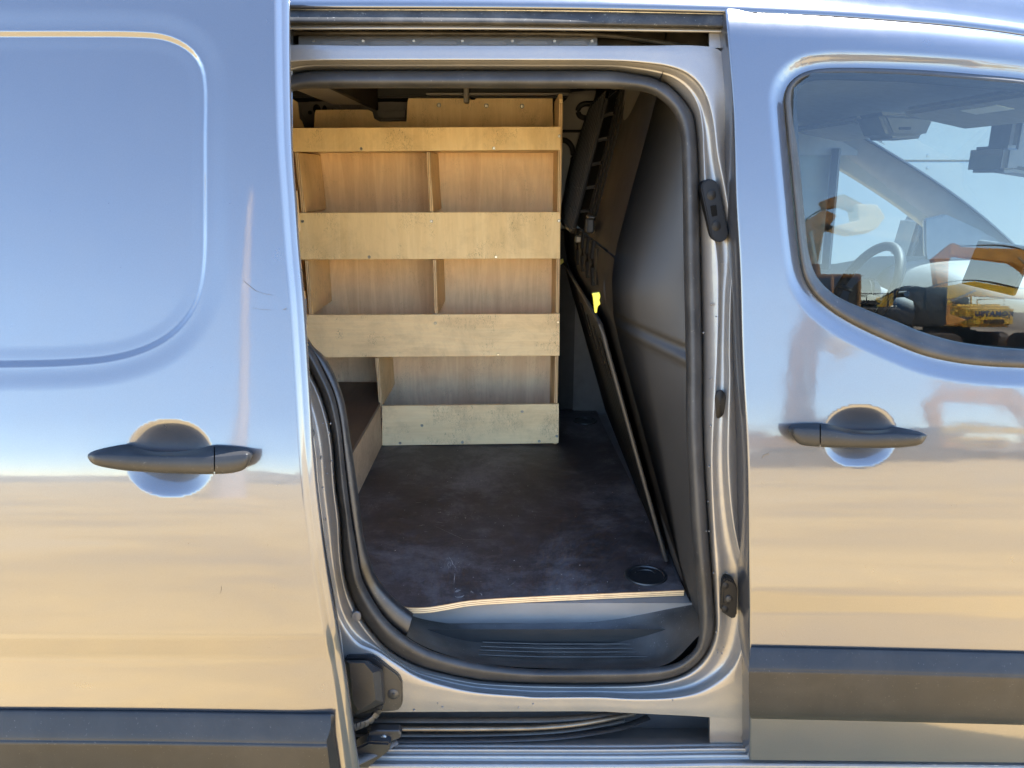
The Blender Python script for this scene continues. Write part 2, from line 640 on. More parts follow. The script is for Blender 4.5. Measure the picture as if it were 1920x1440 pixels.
def sstep(a, b, x):
    t = np.clip((x - a) / (b - a), 0, 1)
    return t * t * (3 - 2 * t)


def resample_poly(poly, step):
    out = []
    n = len(poly)
    for i in range(n):
        a = np.array(poly[i], float)
        b = np.array(poly[(i + 1) % n], float)
        k = max(1, int(math.ceil(np.linalg.norm(b - a) / step)))
        for j in range(k):
            out.append(tuple(a + (b - a) * j / k))
    return out


def skin(name, poly, holes, yfun, mat, parent, step=0.012, fine=None, fstep=0.004, ring=None):
    """a curved sheet Y = yfun(x, z) inside an outline, with exact normals so reflections stay smooth"""
    loops = [resample_poly(poly, step)] + [resample_poly(h, step * 0.6) for h in holes]
    P0 = np.array(loops[0])
    mn, mx = P0.min(0), P0.max(0)

    def gridpts(st, keep):
        xs = np.arange(mn[0] + st * 0.37, mx[0], st)
        zs = np.arange(mn[1] + st * 0.41, mx[1], st)
        gx, gz = np.meshgrid(xs, zs)
        p = np.stack([gx.ravel(), gz.ravel()], 1)
        p = p[keep(p)]
        ok = inside(loops[0], p)
        for h in loops[1:]:
            ok &= ~inside(h, p)
        p = p[ok]
        d = np.full(len(p), 1e9)
        for lp in loops:
            d = np.minimum(d, seg_dist(lp, p))
        return p[d > st * 0.45]
    if fine is not None:
        pts = [gridpts(fstep, lambda p: fine(p)), gridpts(step, lambda p: ~fine(p))]
    else:
        pts = [gridpts(step, lambda p: np.ones(len(p), bool))]
    if ring is not None:
        rp, rd = ring
        rp = np.array(rp)
        ok = inside(loops[0], rp) & (seg_dist(loops[0], rp) > 0.003)
        pts = [p[seg_dist(RINGLINE, p) > rd] for p in pts] + [rp[ok]]
    allp, edges = [], []
    for lp in loops:
        o = len(allp)
        allp += [tuple(q) for q in lp]
        edges += [(o + i, o + (i + 1) % len(lp)) for i in range(len(lp))]
    for q in pts:
        allp += [tuple(r) for r in q]
    vo, eo, fo, _, _, _ = delaunay_2d_cdt([Vector(q) for q in allp], edges, [], 0, 1e-6)
    V = np.array([(q[0], q[1]) for q in vo])
    Fc = np.array([tuple(f) for f in fo if len(f) == 3])
    cen = V[Fc].mean(1)
    ok = inside(loops[0], cen)
    for h in loops[1:]:
        ok &= ~inside(h, cen)
    Fc = Fc[ok]
    y = yfun(V[:, 0], V[:, 1])
    e = 0.0006
    dx = (yfun(V[:, 0] + e, V[:, 1]) - yfun(V[:, 0] - e, V[:, 1])) / (2 * e)
    dz = (yfun(V[:, 0], V[:, 1] + e) - yfun(V[:, 0], V[:, 1] - e)) / (2 * e)
    nn = np.stack([dx, -np.ones_like(dx), dz], 1)
    nn /= np.linalg.norm(nn, axis=1)[:, None]
    verts = np.stack([V[:, 0], y, V[:, 1]], 1)
    a, b, c = verts[Fc[:, 0]], verts[Fc[:, 1]], verts[Fc[:, 2]]
    fy = np.cross(b - a, c - a)[:, 1]
    Fc[fy > 0] = Fc[fy > 0][:, ::-1]
    return mk(name, verts.tolist(), Fc.tolist(), mat, parent, True, normals=nn.tolist())


def hem(name, pts, outs, depth, mat, parent, r=0.004, flip=False, groove=None):
    """folded edge of a sheet: rounds over and runs back into the body"""
    rows = []
    prof = [(0, 0), (0.45, 0.12), (0.85, 0.5), (1.0, 1.0)]
    for o_, d_ in prof:
        rows.append([Vector(p) + Vector(o) * (r * o_) + Vector((0, r * d_, 0)) for p, o in zip(pts, outs)])
    if groove:
        for dd, oo in groove:
            rows.append([Vector(p) + Vector(o) * (r + oo) + Vector((0, dd, 0)) for p, o in zip(pts, outs)])
    rows.append([Vector(p) + Vector(o) * r + Vector((0, depth, 0)) for p, o in zip(pts, outs)])
    return grid_mesh(name, rows, mat, parent, True, angle=60, flip=flip)

# ================================================================== the setting
gm = bpy.data.meshes.new('ground')
gm.from_pydata([(-900, -900, 0), (900, -900, 0), (900, 900, 0), (-900, 900, 0)], [], [(0, 1, 2, 3)])
gm.materials.append(MATS['sandy_ground'])
ground = bpy.data.objects.new('ground', gm)
ground['kind'] = 'structure'
COL.objects.link(ground)

# low earth bank far behind the photographer
bk_rows = []
rb_ = random.Random(3)
xs_ = np.linspace(-160, 160, 90)
crest = np.interp(xs_, np.linspace(-160, 160, 24), [rb_.uniform(1.2, 4.0) for _ in range(24)])
for dy_, k in ((6, -0.05), (2, 0.45), (0, 0.92), (-2, 1.0), (-8, 0.6), (-16, -0.05)):
    bk_rows.append([(x, -62 + dy_ + 5 * math.sin(x * 0.05), h * k) for x, h in zip(xs_, crest)])
bank = grid_mesh('earth_bank', bk_rows, 'bank_earth', None, sub=3)
bank['kind'] = 'structure'

# ================================================================== the van
van = thing('delivery_van', 'grey metallic panel van with its side sliding door open', 'van', (0, 2.2, 0))

# traced loops of the door opening, clockwise from the upper left (photo pixels)
S_OUT = [(470, 190), (500, 168), (520, 154), (545, 141), (580, 134), (700, 133), (1000, 133), (1150, 134), (1174, 137), (1226, 147), (1252, 160),
         (1278, 185), (1297, 213), (1304, 247), (1308, 312), (1310, 375), (1312, 500), (1314, 577), (1316, 700),
         (1316, 775), (1319, 867), (1328, 1004), (1333, 1070), (1338, 1137), (1339, 1177), (1331, 1208), (1315, 1235),
         (1290, 1257), (1260, 1270), (1214, 1278), (1122, 1281), (1000, 1280), (949, 1278), (893, 1273), (838, 1262),
         (782, 1246), (732, 1218), (699, 1184), (671, 1143), (652, 1096), (643, 1040), (640, 977), (631, 910),
         (625, 827), (615, 777), (596, 722), (573, 680), (540, 640), (500, 600), (470, 570)]
S_IN = [(480, 215), (505, 197), (520, 187), (539, 174), (565, 167), (630, 165), (1000, 165), (1150, 166), (1200, 170), (1226, 178), (1247, 193),
        (1263, 211), (1273, 234), (1278, 260), (1280, 312), (1281, 375), (1283, 507), (1285, 594), (1287, 700),
        (1287, 775), (1293, 913), (1298, 1000), (1305, 1073), (1309, 1122), (1312, 1177), (1306, 1211), (1287, 1232),
        (1260, 1246), (1214, 1252), (1122, 1254), (1000, 1255), (921, 1247), (866, 1237), (810, 1221), (771, 1201),
        (727, 1165), (699, 1126), (677, 1082), (668, 1030), (656, 956), (646, 872), (637, 793), (625, 739),
        (604, 693), (590, 664), (569, 635), (540, 600), (500, 555)]
J_A = [(460, 180), (495, 160), (520, 146), (545, 133), (580, 126), (700, 125), (1000, 125), (1150, 126), (1180, 129), (1232, 138), (1262, 148),
       (1290, 170), (1308, 200), (1316, 240), (1319, 300), (1323, 368), (1338, 455), (1343, 507), (1344, 577),
       (1342, 660), (1338, 740), (1333, 867), (1338, 1004), (1342, 1070), (1345, 1137), (1345, 1180), (1337, 1213),
       (1321, 1240), (1295, 1262), (1260, 1276), (1214, 1284), (1122, 1287), (1000, 1286), (949, 1284), (893, 1280),
       (834, 1269), (775, 1253), (725, 1224), (692, 1189), (664, 1147), (646, 1100), (637, 1040), (634, 977),
       (626, 910), (620, 830), (609, 777), (589, 722), (565, 685), (530, 648), (490, 610)]
J_1 = [(450, 170), (490, 142), (520, 124), (545, 117), (580, 114), (700, 113), (1000, 113), (1150, 114), (1200, 117), (1252, 124), (1284, 135),
       (1310, 156), (1325, 182), (1336, 221), (1345, 290), (1357, 350), (1366, 403), (1375, 455), (1374, 500),
       (1369, 542), (1366, 660), (1367, 706), (1364, 867), (1374, 981), (1390, 1050), (1404, 1087), (1405, 1122),
       (1397, 1183), (1385, 1229), (1367, 1260), (1336, 1284), (1306, 1298), (1260, 1307), (1183, 1309), (1122, 1306),
       (1000, 1306), (977, 1304), (893, 1297), (838, 1286), (782, 1268), (741, 1243), (707, 1221), (671, 1205),
       (638, 1160), (624, 1100), (614, 1040), (606, 977), (598, 910), (592, 840), (580, 777), (560, 722),
       (540, 690), (505, 650), (470, 620)]
J_2 = [(440, 130), (470, 100), (500, 88), (700, 86), (1000, 86), (1200, 86), (1310, 86), (1345, 92), (1372, 120), (1382, 208),
       (1389, 375), (1397, 500), (1402, 683), (1411, 867), (1414, 1050), (1415, 1150), (1416, 1250), (1416, 1320),
       (1400, 1345), (1335, 1345), (1306, 1343), (1183, 1337), (1122, 1334), (1000, 1334), (754, 1335), (660, 1335),
       (620, 1330), (598, 1280), (592, 1180), (585, 1060), (578, 960), (568, 880), (556, 800), (540, 735),
       (510, 690), (470, 650), (440, 630)]

A0 = math.atan2(150 - 700, 490 - 960)           # start upper left
A1 = math.atan2(640 - 700, 520 - 960) + 2 * math.pi
if A1 < A0:
    A1 += 2 * math.pi
NR = 420


def pxloop(loop):
    return by_angle([(q[0], q[1]) for q in loop], NR, a0=A0, a1=A1)


def side_weight(L):
    """how much each sample of a loop belongs to the top, right, bottom and left run"""
    x, y = L[:, 0], L[:, 1]
    top = sstep(330, 150, y)
    bot = sstep(1150, 1265, y)
    right = np.clip(1 - top - bot, 0, 1) * (x > 960)
    left = np.clip(1 - top - bot, 0, 1) * (x <= 960)
    return top, right, bot, left


def lift(L, offs):
    t, r, b, l = side_weight(L)
    o = t * offs[0] + r * offs[1] + b * offs[2] + l * offs[3]
    return [onS(p[0], p[1], float(q)) for p, q in zip(L, o)]


LSO, LSI, LJA, LJ1, LJ2 = [pxloop(q) for q in (S_OUT, S_IN, J_A, J_1, J_2)]

frame = mk('door_frame', [], [], 'jamb_paint', van)      # replaced just below
bpy.data.objects.remove(frame)
mid_a1 = LJA * 0.5 + LJ1 * 0.5
fr_rows = [lift(LSO * 1.0, (0.120, 0.120, 0.120, 0.120)),
           lift(LSO * 0.75 + LJA * 0.25, (0.100, 0.094, 0.098, 0.092)),
           lift(LJA, (0.080, 0.074, 0.086, 0.074)),
           lift(LJA * 0.86 + LJ1 * 0.14, (0.076, 0.074, 0.083, 0.072)),
           lift(LJA * 0.70 + LJ1 * 0.30, (0.074, 0.082, 0.084, 0.074)),
           lift(mid_a1, (0.068, 0.084, 0.084, 0.076)),
           lift(LJA * 0.28 + LJ1 * 0.72, (0.062, 0.080, 0.077, 0.075)),
           lift(LJA * 0.1 + LJ1 * 0.9, (0.058, 0.066, 0.062, 0.068)),
           lift(LJ1, (0.052, 0.060, 0.054, 0.062)),
           lift(LJ1 * 0.9 + LJ2 * 0.1, (0.050, 0.060, 0.050, 0.060)),
           lift(LJ1 * 0.62 + LJ2 * 0.38, (0.050, 0.075, 0.050, 0.064)),
           lift(LJ1 * 0.3 + LJ2 * 0.7, (0.050, 0.092, 0.050, 0.066)),
           lift(LJ2, (0.052, 0.104, 0.052, 0.066))]
frame = grid_mesh('door_frame', fr_rows, 'jamb_paint', van, sub=3)

# rubber seal round the opening: a hollow bulb with a clip lip
mid = LSO * 0.5 + LSI * 0.5
seal_rows = [lift(LSO * 1.02 - LSI * 0.02, (0.122, 0.122, 0.122, 0.122)),
             lift(LSO, (0.092, 0.090, 0.094, 0.090)),
             lift(LSO * 0.85 + LSI * 0.15, (0.074, 0.072, 0.080, 0.072)),
             lift(mid, (0.066, 0.062, 0.074, 0.062)),
             lift(LSO * 0.2 + LSI * 0.8, (0.072, 0.068, 0.080, 0.068)),
             lift(LSI, (0.088, 0.084, 0.090, 0.084)),
             lift(LSI * 1.03 - LSO * 0.03, (0.112, 0.112, 0.108, 0.112))]
seal = grid_mesh('door_seal', seal_rows, 'rubber', van, sub=4)
lip = LSO * 0.93 + LSI * 0.07

# ---------------------------------------------------------------- roof edge, weather strip and upper track slot
roof_px = [(-700, 14), (-300, 11), (0, 10), (300, 10), (540, 11), (900, 12), (1100, 14), (1360, 20), (1500, 26), (1564, 29),
           (1725, 41), (1798, 48), (1920, 64), (2100, 96), (2300, 150), (2420, 200)]
rl = catmull(roof_px, 160)
gut = [onS(p[0], p[1], 0.004, Pf) for p in rl]
prof = [(0.030, -0.006), (0.004, -0.004), (0.0, 0.0), (0.003, 0.008), (0.011, 0.016), (0.020, 0.024), (0.036, 0.050), (0.058, 0.084), (0.11, 0.118),
        (0.26, 0.140), (0.7, 0.152)]
rows = [[p + Vector((0, a, b)) for p in gut] for a, b in prof]
far = [Vector((p.x, 3.02 - (p.y - 1.47), p.z)) for p in gut]
rows += [[p + Vector((0, -a, b)) for p in far] for a, b in prof[::-1][1:]]
roof = grid_mesh('roof', rows, 'paint', van, sub=2, flip=True)

# black weather strip under the roof edge
wl = catmull([(300, 34), (540, 34), (900, 35), (1150, 38), (1367, 42)], 90)
def wrow(dy, off):
    return [onS(p[0], p[1] + dy, off) for p in wl]
strip = grid_mesh('weather_strip', [wrow(-24, 0.045), wrow(-21, 0.026), wrow(-15, 0.020), wrow(-8, 0.022), wrow(2, 0.024), wrow(9, 0.028), wrow(13, 0.046)], 'strip_rubber', van, sub=3)
tube('strip_sunlit_line', [onS(p[0], p[1] - 16.5, 0.0185) for p in wl], 0.0017, 'zinc', strip, n=6)  # bright metal line stands for the sunlit line along the strip
# painted lip below the strip
ll = catmull([(300, 50), (540, 50), (900, 50), (1100, 52), (1372, 56)], 90)
grid_mesh('upper_lip', [[onS(p[0], p[1] - 6, 0.060) for p in ll], [onS(p[0], p[1] - 4, 0.046) for p in ll],
                        [onS(p[0], p[1] + 1, 0.043) for p in ll], [onS(p[0], p[1] + 5, 0.045) for p in ll],
                        [onS(p[0], p[1] + 6.5, 0.062) for p in ll]], 'jamb_paint', van, sub=2)
# end of the slot: painted web closing it at the right
wb = [(1325, 57), (1372, 57), (1380, 110), (1335, 92), (1322, 86)]
def web_pt(x, y, o=0.053):
    return onS(x, y, o)
wx = [1312, 1318, 1323, 1327, 1329, 1330, 1345, 1376, 1390]
rws = []
for x in (1330, 1342, 1356, 1370, 1384):
    rws.append([web_pt(x, y) for y in np.linspace(55, 90, 8)])
grid_mesh('slot_web', rws, 'jamb_paint', van)
grid_mesh('slot_corner', [[web_pt(1330, y, 0.053) for y in np.linspace(55, 88, 8)], [web_pt(1329, y, 0.056) for y in np.linspace(55, 88, 8)],
                          [web_pt(1328, y, 0.09) for y in np.linspace(55, 88, 8)]], 'jamb_paint', van)
# track channel inside the slot
def hrow(pxs, off, n=70):
    return [onS(p[0], p[1], off) for p in catmull(pxs, n)]
grid_mesh('track_channel', [hrow([(300, 88), (900, 88), (1350, 88)], 0.053), hrow([(300, 87), (900, 87), (1350, 87)], 0.13),
                            hrow([(300, 60), (900, 60), (1350, 60)], 0.135), hrow([(300, 48), (900, 48), (1350, 48)], 0.06)],
          'rail_steel', van, smooth=False)
grid_mesh('mounting_flange', [hrow([(560, 66), (900, 66), (1120, 68)], 0.100), hrow([(560, 74), (900, 74), (1120, 76)], 0.080),
                              hrow([(560, 86), (900, 86), (1120, 86)], 0.072)], 'jamb_paint', van)
for x in (588, 681, 776, 867, 961, 1040, 1110):
    c = onS(x, 77.5, 0.077)
    bmx = bmesh.new()
    bmesh.ops.create_cone(bmx, cap_ends=True, segments=12, radius1=0.0034, radius2=0.0030, depth=0.002, matrix=Matrix.Translation(c) @ Matrix.Rotation(math.pi / 2, 4, 'X'))
    from_bm('rivet', bmx, 'rail_steel', van, True)
for a, b in ((604, 668), (695, 762), (790, 854), (882, 947), (972, 1026), (1052, 1098)):
    prism('flange_tab', [onS(a - 5, 84, 0.070), onS(b + 5, 84, 0.070), onS(b - 3, 76.5, 0.075), onS(a + 5, 76.5, 0.075)], (0, 0.004, 0), 'jamb_paint', van, 0.0006)
up_rail = [onS(x, y, o) for x, y, o in ((300, 62, 0.092), (540, 62, 0.092), (900, 63, 0.092), (1050, 64, 0.094), (1150, 68, 0.10), (1240, 80, 0.112), (1300, 90, 0.125))]
urc = catmull(up_rail, 60)
tube('upper_rail', urc, 0.0055, 'rail_steel', van, n=8, scale=(1.0, 0.8))

# ---------------------------------------------------------------- front door
edge_px = [(1364, 14), (1365, 24), (1372, 104), (1380, 208), (1385, 375), (1392, 500), (1397, 683), (1406, 867), (1408, 1050), (1409, 1210), (1409.5, 1425)]
door_top = [(2420, 212), (2300, 158), (2100, 104), (1920, 70), (1798, 54), (1725, 47), (1564, 35), (1500, 31), (1420, 27)]
eg = [onS(p[0], p[1], 0, Pf) for p in catmull(edge_px, 60)]
tp = [onS(p[0], p[1], 0, Pf) for p in catmull(door_top, 40)]
x_end = 1.62
pf = [(q.x, q.z) for q in tp] + [(q.x, q.z) for q in eg] + [(x_end, eg[-1].z - 0.012), (x_end, 1.20)]
win_out = [(1471, 189), (1472, 180), (1477, 163), (1491, 146), (1512, 134), (1547, 128), (1600, 127), (1652, 128), (1739, 132), (1827, 139),
           (1920, 148), (2060, 172), (2200, 215), (2320, 300), (2395, 420), (2425, 540), (2420, 640), (2380, 685), (2300, 700),
           (2150, 700), (2000, 695), (1919, 690), (1857, 687), (1794, 680), (1732, 666), (1669, 641), (1607, 612), (1565, 587), (1527, 553),
           (1507, 516), (1496, 453), (1488, 370), (1477, 257)]
wo = catmull([(*q,) for q in win_out] + [win_out[0]], 260)[:-1]
WO = [(lambda v: (v.x, v.z))(onS(p[0], p[1], 0.004, Pf)) for p in wo]
hc_r = onS(1612, 818, 0, Pf)
hc_l = onS(318, 860, DOOR)


def cup(x, z, c, rx, rz, depth):
    r = np.sqrt(np.abs((x - c.x) / rx) ** 2.3 + np.abs((z - c.z) / rz) ** 2.3)
    return depth * np.clip(1 - (r / 1.04) ** 2, 0, 1) ** 1.45


def near_cup(p, c, rx, rz):
    return ((p[:, 0] - c.x) / rx) ** 2 + ((p[:, 1] - c.z) / rz) ** 2 < 1.5


CUPR = (0.066, 0.055)
CUPL = (0.071, 0.061)


def front_y(x, z):
    p = np.stack([x, z], 1)
    d = seg_dist(WO, p)
    y = Pf(x, z) + 0.010 * sstep(0.034, 0.002, d)
    y = y + cup(x, z, hc_r, *CUPR, 0.0172)
    return y


van_front = skin('front_door', pf, [WO], front_y, 'paint', van, 0.014,
                 fine=lambda p: (seg_dist(WO, p) < 0.040) | near_cup(p, hc_r, 0.075, 0.064), fstep=0.004)
outs = []
for i in range(len(eg)):
    a, b = eg[max(i - 1, 0)], eg[min(i + 1, len(eg) - 1)]
    t = (b - a)
    o = Vector((-abs(t.z), 0, 0))
    o = Vector((t.z, 0, -t.x)).normalized()
    outs.append(o if o.x < 0 else -o)
hem('door_edge', eg, outs, 0.075, 'paint', van_front, 0.004, flip=True)
outs_t = [Vector((0, 0.2, 1)).normalized()] * len(tp)
hem('door_top_edge', tp, outs_t, 0.03, 'paint', van_front, 0.003)

# window rubber and glass
win_in = [(1493, 182), (1496, 170), (1506, 158), (1522, 152), (1548, 150), (1600, 151), (1690, 154), (1815, 164), (1919, 174), (2050, 196),
          (2180, 236), (2290, 312), (2365, 430), (2392, 540), (2388, 620), (2355, 652), (2280, 664), (2150, 666), (2000, 660), (1919, 655), (1857, 650),
          (1794, 641), (1732, 624), (1680, 603), (1627, 582), (1565, 553), (1532, 520), (1517, 478), (1509, 412), (1502, 328), (1496, 245)]
ctr = (1900, 400)
def loop_ang(pts, n=300):
    d = catmull(pts + [pts[0]], 1600)
    a = np.arctan2(d[:, 1] - ctr[1], d[:, 0] - ctr[0])
    o = np.argsort(a)
    a, d = a[o], d[o]
    a = np.concatenate([a - 2 * math.pi, a, a + 2 * math.pi])
    d = np.concatenate([d, d, d])
    q = np.linspace(-math.pi, math.pi, n, endpoint=False)
    return np.stack([np.interp(q, a, d[:, k]) for k in range(2)], 1)
LWO, LWI = loop_ang(win_out), loop_ang(win_in)
def wrw(L, off):
    return [onS(p[0], p[1], off, Pf) for p in L]
wseal = grid_mesh('window_seal', [wrw(LWO * 1.004 - LWI * 0.004, 0.022), wrw(LWO, 0.008), wrw(LWO * 0.85 + LWI * 0.15, 0.000), wrw(LWO * 0.6 + LWI * 0.4, 0.000),
                                  wrw(LWO * 0.4 + LWI * 0.6, 0.006), wrw(LWO * 0.12 + LWI * 0.88, 0.012), wrw(LWI, 0.020), wrw(LWI * 1.02 - LWO * 0.02, 0.036)],
                  'rubber', van_front, sub=3, close=True, flip=True)


# the pane leans a little less than the sheet metal around it
GA = [(1.10, 5.2), (1.25, 5.5), (1.35, 6.2), (1.5, 8.0), (1.7, 10.5)]
gz = np.linspace(1.0, 1.8, 801)
gy = np.concatenate([[0], np.cumsum(np.tan(np.radians(np.interp(gz[1:], [q[0] for q in GA], [q[1] for q in GA]))) * 0.001)])
gy = gy - np.interp(1.40, gz, gy) + float(P(1.40)) + 0.024


def glass_y(x, z):
    return np.interp(z, gz, gy)


gl_loop = [(lambda v: (v.x, v.z))(onS(p[0], p[1], 0.028, Pf)) for p in (LWI * 1.04 - np.array(ctr) * 0.04)[::4]]
skin('window_glass', gl_loop, [], glass_y, 'glass', van_front, 0.05)

# door handles: bar with a hollow behind it, and the short end piece
def handle(parent, top, ridge, bottom, split, off, fn, cap_left):
    T, Rg, B = catmull(top, 120), catmull(ridge, 120), catmull(bottom, 120)
    lo = max(T[0, 0], B[0, 0], Rg[0, 0]) + 0.3
    hi = min(T[-1, 0], B[-1, 0], Rg[-1, 0]) - 0.3

    def at(C, x):
        return float(np.interp(x, C[:, 0], C[:, 1]))

    def piece(name, x0, x1):
        xs = np.concatenate([[x0], x0 + (x1 - x0) * (0.5 - 0.5 * np.cos(np.linspace(0.12, math.pi - 0.12, 46))), [x1]])
        rows = [[] for _ in range(9)]
        for x in xs:
            e = min(1.0, max(0.0, (x - lo) / 13.0), max(0.0, (hi - x) / 13.0))
            e = math.sqrt(max(0.02, 1 - (1 - e) ** 2))
            t, r, b = at(T, x), at(Rg, x), at(B, x)
            if b < t + 0.6:
                b = t + 0.6
            r = min(max(r, t + 0.25 * max(b - t, 0.6)), b - 0.35 * max(b - t, 0.6))
            h_ = max(b - t, 0.6)
            i_ = min(3.0, 0.22 * h_)
            ys = [t + i_, t, t + (r - t) * 0.55, r - 0.8, r + 1.2, r + (b - r) * 0.6, b - 0.8 * i_, b, b - i_]
            fs = [0.004, -0.010, -0.026, -0.039, -0.0405, -0.040, -0.036, -0.030, -0.004]
            for k in range(9):
                rows[k].append(onS(x, ys[k], off + fs[k] * e, fn))
        o = grid_mesh(name, rows, 'trim_plastic', parent, True, angle=75)
        return o
    if cap_left:
        a = piece('door_handle', split + 1.2, hi)
        piece('handle_cap', lo, split - 1.2)
    else:
        a = piece('door_handle', lo, split - 1.2)
        piece('handle_cap', split + 1.2, hi)
    return a


handle(van_front,
       [(1478, 804), (1482, 799), (1488, 796), (1535, 794), (1550, 795), (1575, 801), (1600, 806), (1642, 807), (1663, 805), (1677, 801), (1717, 808), (1731, 812), (1738, 816)],
       [(1478, 806), (1488, 804), (1537, 806), (1600, 811), (1667, 814), (1738, 817)],
       [(1478, 806), (1481, 812), (1488, 823), (1500, 833), (1537, 838), (1600, 840), (1667, 840), (1700, 838), (1728, 832), (1738, 819)],
       1538, 0.0, Pf, True)

# lower trim on the front door
def clad(name, parent, rows, off_fn, n=90, mat='trim_plastic', sub=3):
    out = []
    for pxs, off in rows:
        out.append([onS(p[0], p[1], off, off_fn) for p in catmull(pxs, n)])
    return grid_mesh(name, out, mat, parent, sub=sub)


def shiftrow(base, dy, x0):
    r = [(x, y + dy) for x, y in base]
    r[0] = (x0, r[0][1])
    return r


ct = [(1408, 1211), (1600, 1215), (1920, 1223), (2300, 1234)]
clad('side_cladding', van_front, [(shiftrow(ct, 1, 1410), 0.006), (shiftrow(ct, 1.5, 1408), -0.003), (shiftrow(ct, 5, 1407), -0.007), (shiftrow(ct, 22, 1406), -0.0165),
                                   (shiftrow(ct, 40, 1404), -0.0265), (shiftrow(ct, 46, 1404), -0.0285), (shiftrow(ct, 52, 1404), -0.0290), (shiftrow(ct, 92, 1404), -0.0265),
                                   (shiftrow(ct, 122, 1405), -0.023), (shiftrow(ct, 134, 1407), -0.016), (shiftrow(ct, 137, 1411), 0.006)], Pf, sub=2)
# end cap closing the trim
ends = [(1408, 1212.5, -0.003), (1407, 1216, -0.007), (1406, 1233, -0.0165), (1404, 1251, -0.0265), (1404, 1257, -0.0285), (1404, 1263, -0.0290), (1404, 1303, -0.0265), (1405, 1333, -0.023), (1407, 1345, -0.016)]
grid_mesh('cladding_end', [[onS(x, y, o, Pf) for x, y, o in ends], [onS(x + 4, y, 0.004, Pf) for x, y, o in ends]], 'trim_plastic', van_front, flip=True)

# small damage on the paint
prism('paint_chip', [onS(x, y, -0.0006, Pf) for x, y in ((1428, 860), (1431, 853), (1442, 849), (1443, 853), (1436, 854))], (0, 0.0008, 0), 'chip', van_front, 0)

# ---------------------------------------------------------------- sliding door
sd_edge = [(510, -120), (511, -60), (512, 0), (513, 100), (515, 200), (518, 283), (525, 383), (532, 480), (540, 565), (549, 700), (560, 872), (569, 960),
           (580, 1043), (588, 1096), (602, 1173), (613, 1232), (625, 1304), (631, 1345), (645, 1440), (655, 1510), (660, 1560)]
se = [onS(p[0], p[1], DOOR) for p in catmull(sd_edge, 110)]
se = [q for q in se if q.z < 1.84]
px0 = -1.45
pl = [(q.x, q.z) for q in se] + [(px0, se[-1].z), (px0, se[0].z)]
blank = [(-420, 62), (-200, 60), (0, 61), (150, 61), (250, 62), (300, 66), (335, 78), (362, 98), (378, 125), (384, 160), (384, 260), (384, 400), (383, 480),
         (378, 528), (366, 570), (343, 606), (310, 636), (265, 659), (210, 674), (140, 682), (0, 686), (-200, 686), (-420, 684), (-470, 650), (-480, 400), (-470, 110)]
bl = catmull(blank + [blank[0]], 170)[:-1]
BL = [(lambda v: (v.x, v.z))(onS(p[0], p[1], DOOR)) for p in bl]


SEZ = np.array([-q.z for q in se])
SEX = np.array([q.x for q in se])


def slide_y(x, z):
    p = np.stack([x, z], 1)
    d = sdf(BL, p)
    y = P2(z) + DOOR
    y = y + 0.0028 * sstep(0.042, 0.004, d) + 0.0055 * sstep(0.004, -0.007, d) + 0.001 * sstep(-0.006, -0.03, d)
    y = y + cup(x, z, hc_l, *CUPL, 0.0185)
    xe = np.interp(-z, SEZ, SEX)
    y = y + 0.35 * np.clip(0.10 - (xe - x), 0, 0.10) ** 2
    return y


RINGLINE = resample_poly(BL, 0.005)
rl_ = np.array(RINGLINE)
tn_ = np.roll(rl_, -1, 0) - np.roll(rl_, 1, 0)
tn_ /= np.linalg.norm(tn_, axis=1)[:, None]
nr_ = np.stack([-tn_[:, 1], tn_[:, 0]], 1)
ring_pts = np.concatenate([rl_ + nr_ * o for o in (-0.012, -0.0095, -0.0075, -0.006, -0.0045, -0.003, -0.0015, 0, 0.0015, 0.003, 0.0045, 0.006, 0.0075, 0.0095, 0.012)])
slide = skin('sliding_door', pl, [], slide_y, 'paint', van, 0.015, ring=(ring_pts, 0.0135),
             fine=lambda p: (seg_dist(BL, p) < 0.048) & (p[:, 0] > -0.95) | near_cup(p, hc_l, 0.08, 0.07), fstep=0.0035)
se = [q + Vector((0, 0.0035, 0)) for q in se]
outs = []
for i in range(len(se)):
    a, b = se[max(i - 1, 0)], se[min(i + 1, len(se) - 1)]
    t = b - a
    o = Vector((-t.z, 0, t.x)).normalized()
    outs.append(o if o.x > 0 else -o)
hrows = [[Vector(p) + Vector(o) * a + Vector((0, b, 0)) for p, o in zip(se, outs)] for a, b in
         ((0, 0), (0.0022, 0.0008), (0.0040, 0.0028), (0.0085, 0.0080), (0.0100, 0.0105), (0.0112, 0.0112), (0.0165, 0.0150), (0.0192, 0.0182), (0.0200, 0.0215), (0.0195, 0.026), (0.004, 0.082))]
grid_mesh('door_edge', hrows, 'paint', slide, True, angle=70)
# inner sheet of the door
grid_mesh('inner_sheet', [[q + Vector((0.004, 0.082, 0)) for q in se], [Vector((px0, q.y + 0.086, q.z)) for q in se]], 'jamb_paint', slide)
grid_mesh('door_top_edge', [[Vector((x, float(P(se[0].z)) + DOOR + o, se[0].z)) for x in np.linspace(px0, se[0].x, 5)] for o in (0, 0.086)], 'paint', slide)

